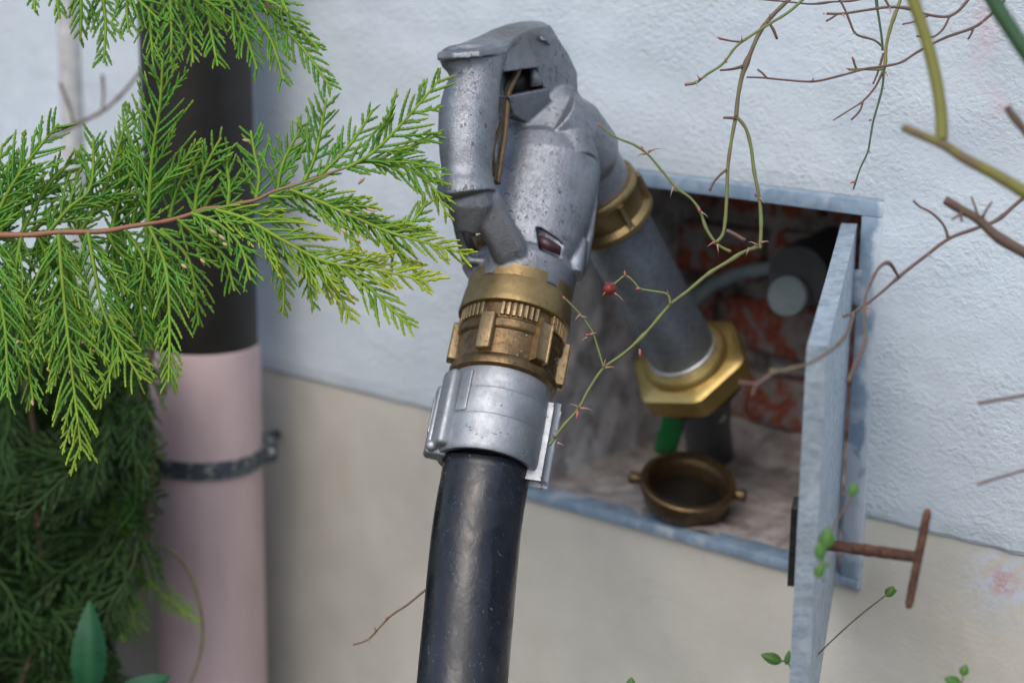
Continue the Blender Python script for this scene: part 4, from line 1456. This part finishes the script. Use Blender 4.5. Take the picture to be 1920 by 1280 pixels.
# 6
r6 = rose('brown twig arching along the top right with short cut side stubs', (1830, -40), 1.23)
twig(r6, 'stem', [(1840, -50), (1815, 0), (1782, 30), (1740, 28), (1700, 16), (1665, 14), (1620, 20), (1580, 26), (1550, 26)], 1.23, 4.2, 3.2, rbn)
twig(r6, 'side_shoot', [(1780, 32), (1768, 55), (1748, 70), (1718, 68)], 1.23, 3.4, 2.4, rbn, 0, .6)
twig(r6, 'side_shoot', [(1740, 30), (1718, 40), (1692, 46)], 1.23, 2.8, 2.2, rbn)
twig(r6, 'side_shoot', [(1668, 14), (1655, -10), (1650, -30)], 1.23, 3.8, 2.4, rbn)
twig(r6, 'side_shoot', [(1570, 27), (1560, 34), (1549, 40)], 1.23, 2.8, 2.4, rbn)
for q in ((1580, 27, 5, 8), (1668, 14, 2, 10), (1545, 26, 0, -2)):
    thorn(r6, q[0], q[1], q[2], q[3], 1.228, 2.4)

# 7
r7 = rose('short brown twig lying almost level along the top edge', (1650, -30), 1.26)
twig(r7, 'stem', [(1660, -20), (1610, 0), (1560, 4), (1520, 8), (1470, 3), (1420, -2), (1380, -8)], 1.26, 2.6, 2.0, rbn)

# 8: near, out of focus
r8 = rose('thick olive stem forking in the right foreground, out of focus', (1700, -40), 1.02)
twig(r8, 'stem', [(1695, -60), (1712, 0), (1738, 80), (1755, 150), (1764, 210), (1766, 262)], 1.02, 12, 12, M['rose_olive'], -.2, 0, .06)
twig(r8, 'stem', [(1692, 238), (1730, 255), (1770, 272), (1810, 298), (1870, 330), (1960, 385)], 1.02, 8, 14, M['rose_olive'], .9, -.2, .06)

r9 = rose('dark green stem cutting across the top right corner, out of focus', (1860, -30), .98)
twig(r9, 'stem', [(1835, -60), (1862, 0), (1895, 55), (1960, 150)], .98, 15, 16, M['rose_dgreen'], 0, 0, .06)

r10 = rose('stout grey-brown cut cane with spiky side stubs at the right edge', (1960, 500), 1.10)
twig(r10, 'stem', [(1772, 375), (1800, 392), (1835, 412), (1865, 440), (1900, 462), (1970, 500)], 1.10, 8.5, 12, M['rose_brown'], .3, .3)
for q in ((1835, 410, -14, -42), (1842, 408, 18, -30), (1808, 396, -24, 16), (1800, 398, 4, 18)):
    twig(r10, 'side_shoot', [(q[0], q[1]), (q[0] + q[2] * .5, q[1] + q[3] * .55), (q[0] + q[2], q[1] + q[3])], 1.098, 4.5, 2, rbn)

r11 = rose('reddish-brown twig sweeping across the top of the open door to a forked tip', (1960, 350), 1.10)
twig(r11, 'stem', [(1990, 320), (1918, 372), (1870, 412), (1830, 428), (1780, 447), (1735, 480), (1690, 515), (1650, 550), (1610, 580), (1580, 594)], 1.16, 5.5, 3.6, rbn, 0, 0)
twig(r11, 'side_shoot', [(1600, 586, 1.15), (1596, 605, 1.12), (1585, 630, 1.09), (1560, 655, 1.05), (1520, 680), (1480, 692), (1450, 698), (1420, 718), (1385, 716)], 1.03, 5.2, 3.6, rbn, .2, .3)
twig(r11, 'side_shoot', [(1490, 688), (1468, 695), (1442, 693)], 1.03, 4, 3, g_, .2, .7)
twig(r11, 'side_shoot', [(1424, 716), (1414, 728), (1410, 742)], 1.03, 4, 3, rbn, .2, .2)
twig(r11, 'side_shoot', [(1778, 446), (1768, 420), (1745, 398), (1725, 388), (1712, 376)], 1.16, 4.2, 2.8, rbn)
twig(r11, 'side_shoot', [(1685, 520, 1.155), (1668, 494, 1.14), (1650, 500, 1.13), (1635, 525, 1.12), (1622, 560, 1.1), (1620, 600, 1.09), (1622, 640, 1.085), (1605, 680, 1.08), (1590, 716, 1.08)], 1.155, 3.6, 4.6, rbn, 0, .2)
for q in ((1625, 575, 14, 8), (1780, 445, -8, -14), (1740, 478, 10, 6)):
    thorn(r11, q[0], q[1], q[2], q[3], 1.152, 3)

r12 = rose('blunt brown twig end poking in from the right edge above the plinth line', (1960, 730), 1.05)
twig(r12, 'stem', [(1834, 756), (1880, 748), (1970, 733)], 1.05, 4.5, 5, rbn)
r13 = rose('thin pinkish twig end at the right edge just above the key', (1960, 870), 1.05)
twig(r13, 'stem', [(1832, 908), (1870, 896), (1965, 868)], 1.05, 3.4, 3.6, rbn)
r14 = rose('blurred brown stub at the right edge between the two thick foreground stems', (1960, 280), 1.02)
twig(r14, 'stem', [(1887, 200), (1905, 225), (1960, 290)], 1.02, 8, 9, rbn, .3, .3)
r15 = rose('blurred grey twig with two side shoots crossing the white wall left of the black pipe', (80, 270), 1.8)
twig(r15, 'stem', [(90, 262), (138, 236), (190, 210), (225, 180), (262, 135), (285, 95)], 1.80, 5, 4.2, M['bark'] if False else rbn, .2, .2)
twig(r15, 'side_shoot', [(138, 234), (130, 200), (112, 156)], 1.80, 4, 4.5, rbn, .5, .5)
twig(r15, 'side_shoot', [(192, 208), (194, 175), (192, 140)], 1.80, 3, 4.5, rbn, .5, .5)
r16 = rose('small brown twig with pink thorns sticking out left from behind the hose', (820, 1090), 1.36)
twig(r16, 'stem', [(830, 1085), (797, 1106), (765, 1132), (735, 1152), (715, 1172), (690, 1198), (662, 1208)], 1.36, 3.2, 2.2, rbn, .2, .3)
for q in ((735, 1152, -12, 6), (705, 1184, -4, -14), (690, 1196, 4, 10)):
    thorn(r16, q[0], q[1], q[2], q[3], 1.358, 2.4)
bud(r16, 730, 1155, -8, 4, 1.358, 3)
r17 = rose('thin bare tendril looping down in front of the pink downpipe', (280, 1000), 1.66)
twig(r17, 'stem', [(250, 1010), (300, 1022), (335, 1045), (360, 1085), (376, 1140), (380, 1190), (372, 1240), (350, 1300), (340, 1340)], 1.66, 4, 3.4, M['rose_green'], .6, .6)


# ------------------------------------------------------------------ leaves
def leaf(parent, x, y, dx, dy, z, w, mat, tooth=0, name='leaf', fold=.25, rollv=(0, 0, 0)):
    a = P(x, y, z); c = P(x + dx, y + dy, z + rollv[2])
    L = (c - a)
    v = (a - CAM).normalized()
    s = L.cross(v).normalized()
    nrm = s.cross(L).normalized()
    n = 14 if not tooth else 36
    ww = w * z / FPX
    V, F, A = [], [], []
    for i in range(n + 1):
        u = i / n
        h = ww * (math.sin(math.pi * min(1, u ** .8)) ** .8 if 0 < u < 1 else 0)
        if tooth and i % 3 == 1: h *= 1.12
        p = a + L * u + nrm * (L.length * -.12 * math.sin(math.pi * u))
        V += [p - s * h + nrm * h * fold, p - s * h * .5 + nrm * h * fold * .4, p, p + s * h * .5 + nrm * h * fold * .4, p + s * h + nrm * h * fold]
        A += [.1, .0, .6, .0, .1]
    for i in range(n):
        for k in range(4):
            q = i * 5 + k
            F.append((q, q + 1, q + 6, q + 5))
    o = part(name, (V, F), mat, parent, attr=A)
    return o


lf = root('leafy_sprig', 'small sprig of round green leaves growing against the lower edge of the open door', 'plant', tuple(P(1548, 1080, 1.02)), 'small leafy sprigs')
twig(lf, 'stem', [(1600, 920), (1588, 950), (1568, 975), (1558, 1005), (1545, 1040), (1538, 1062), (1545, 1090)], 1.06, 2.6, 2.0, rbn, .3, .3)
for q in ((1548, 1028, 5, -42, 15), (1538, 1050, -2, -38, 10), (1530, 1082, 14, -28, 10), (1596, 930, 8, -26, 9), (1540, 1056, 16, 4, 5)):
    leaf(lf, q[0], q[1], q[2], q[3], 1.045, q[4], M['leaf'])
lf2 = root('leafy_sprig', 'thin bare sprig low by the door with one green leaf at its upper end', 'plant', tuple(P(1530, 1230, 1.25)), 'small leafy sprigs')
twig(lf2, 'stem', [(1515, 1245), (1560, 1200), (1610, 1155), (1665, 1112)], 1.25, 2.2, 1.8, rbn, .3, .3)
leaf(lf2, 1662, 1118, 14, -20, 1.25, 9, M['leaf']); leaf(lf2, 1664, 1110, 18, -4, 1.25, 7, M['leaf'])
lf3 = root('leafy_sprig', 'two dark leaves low left of the open door', 'plant', tuple(P(1480, 1300, 1.2)), 'small leafy sprigs')
twig(lf3, 'stem', [(1460, 1238), (1480, 1245), (1488, 1300)], 1.2, 2, 2, rbn, .3, .3)
leaf(lf3, 1466, 1240, -40, -14, 1.2, 11, M['leaf']); leaf(lf3, 1474, 1246, 6, -28, 1.2, 6, M['leaf'])
lf4 = root('leafy_sprig', 'two green leaves poking up at the bottom right edge', 'plant', tuple(P(1800, 1330, 1.12)), 'small leafy sprigs')
twig(lf4, 'stem', [(1800, 1310), (1803, 1285), (1806, 1265)], 1.12, 2, 2, rbn, .3, .3)
leaf(lf4, 1802, 1282, -32, -12, 1.12, 11, M['leaf']); leaf(lf4, 1804, 1266, 8, -22, 1.12, 9, M['leaf'])
lf5 = root('leafy_sprig', 'single small leaf tip at the bottom edge right of the hose', 'plant', tuple(P(1182, 1320, 1.3)), 'small leafy sprigs')
twig(lf5, 'stem', [(1184, 1320), (1182, 1290)], 1.3, 2, 2, rbn, .3, .3)
leaf(lf5, 1182, 1292, 2, -24, 1.3, 9, M['leaf'])
lb = root('toothed_leaf_plant', 'blurred bluish-green toothed leaves standing at the bottom left corner', 'plant', tuple(P(165, 1380, 1.55)))
twig(lb, 'stem', [(165, 1290), (168, 1340), (170, 1400)], 1.55, 4, 5, M['rose_dgreen'])
leaf(lb, 166, 1310, 2, -185, 1.55, 31, M['leaf_blue'], 1, 'toothed_leaf')
leaf(lb, 210, 1320, 110, -55, 1.55, 26, M['leaf_blue'], 1, 'toothed_leaf')
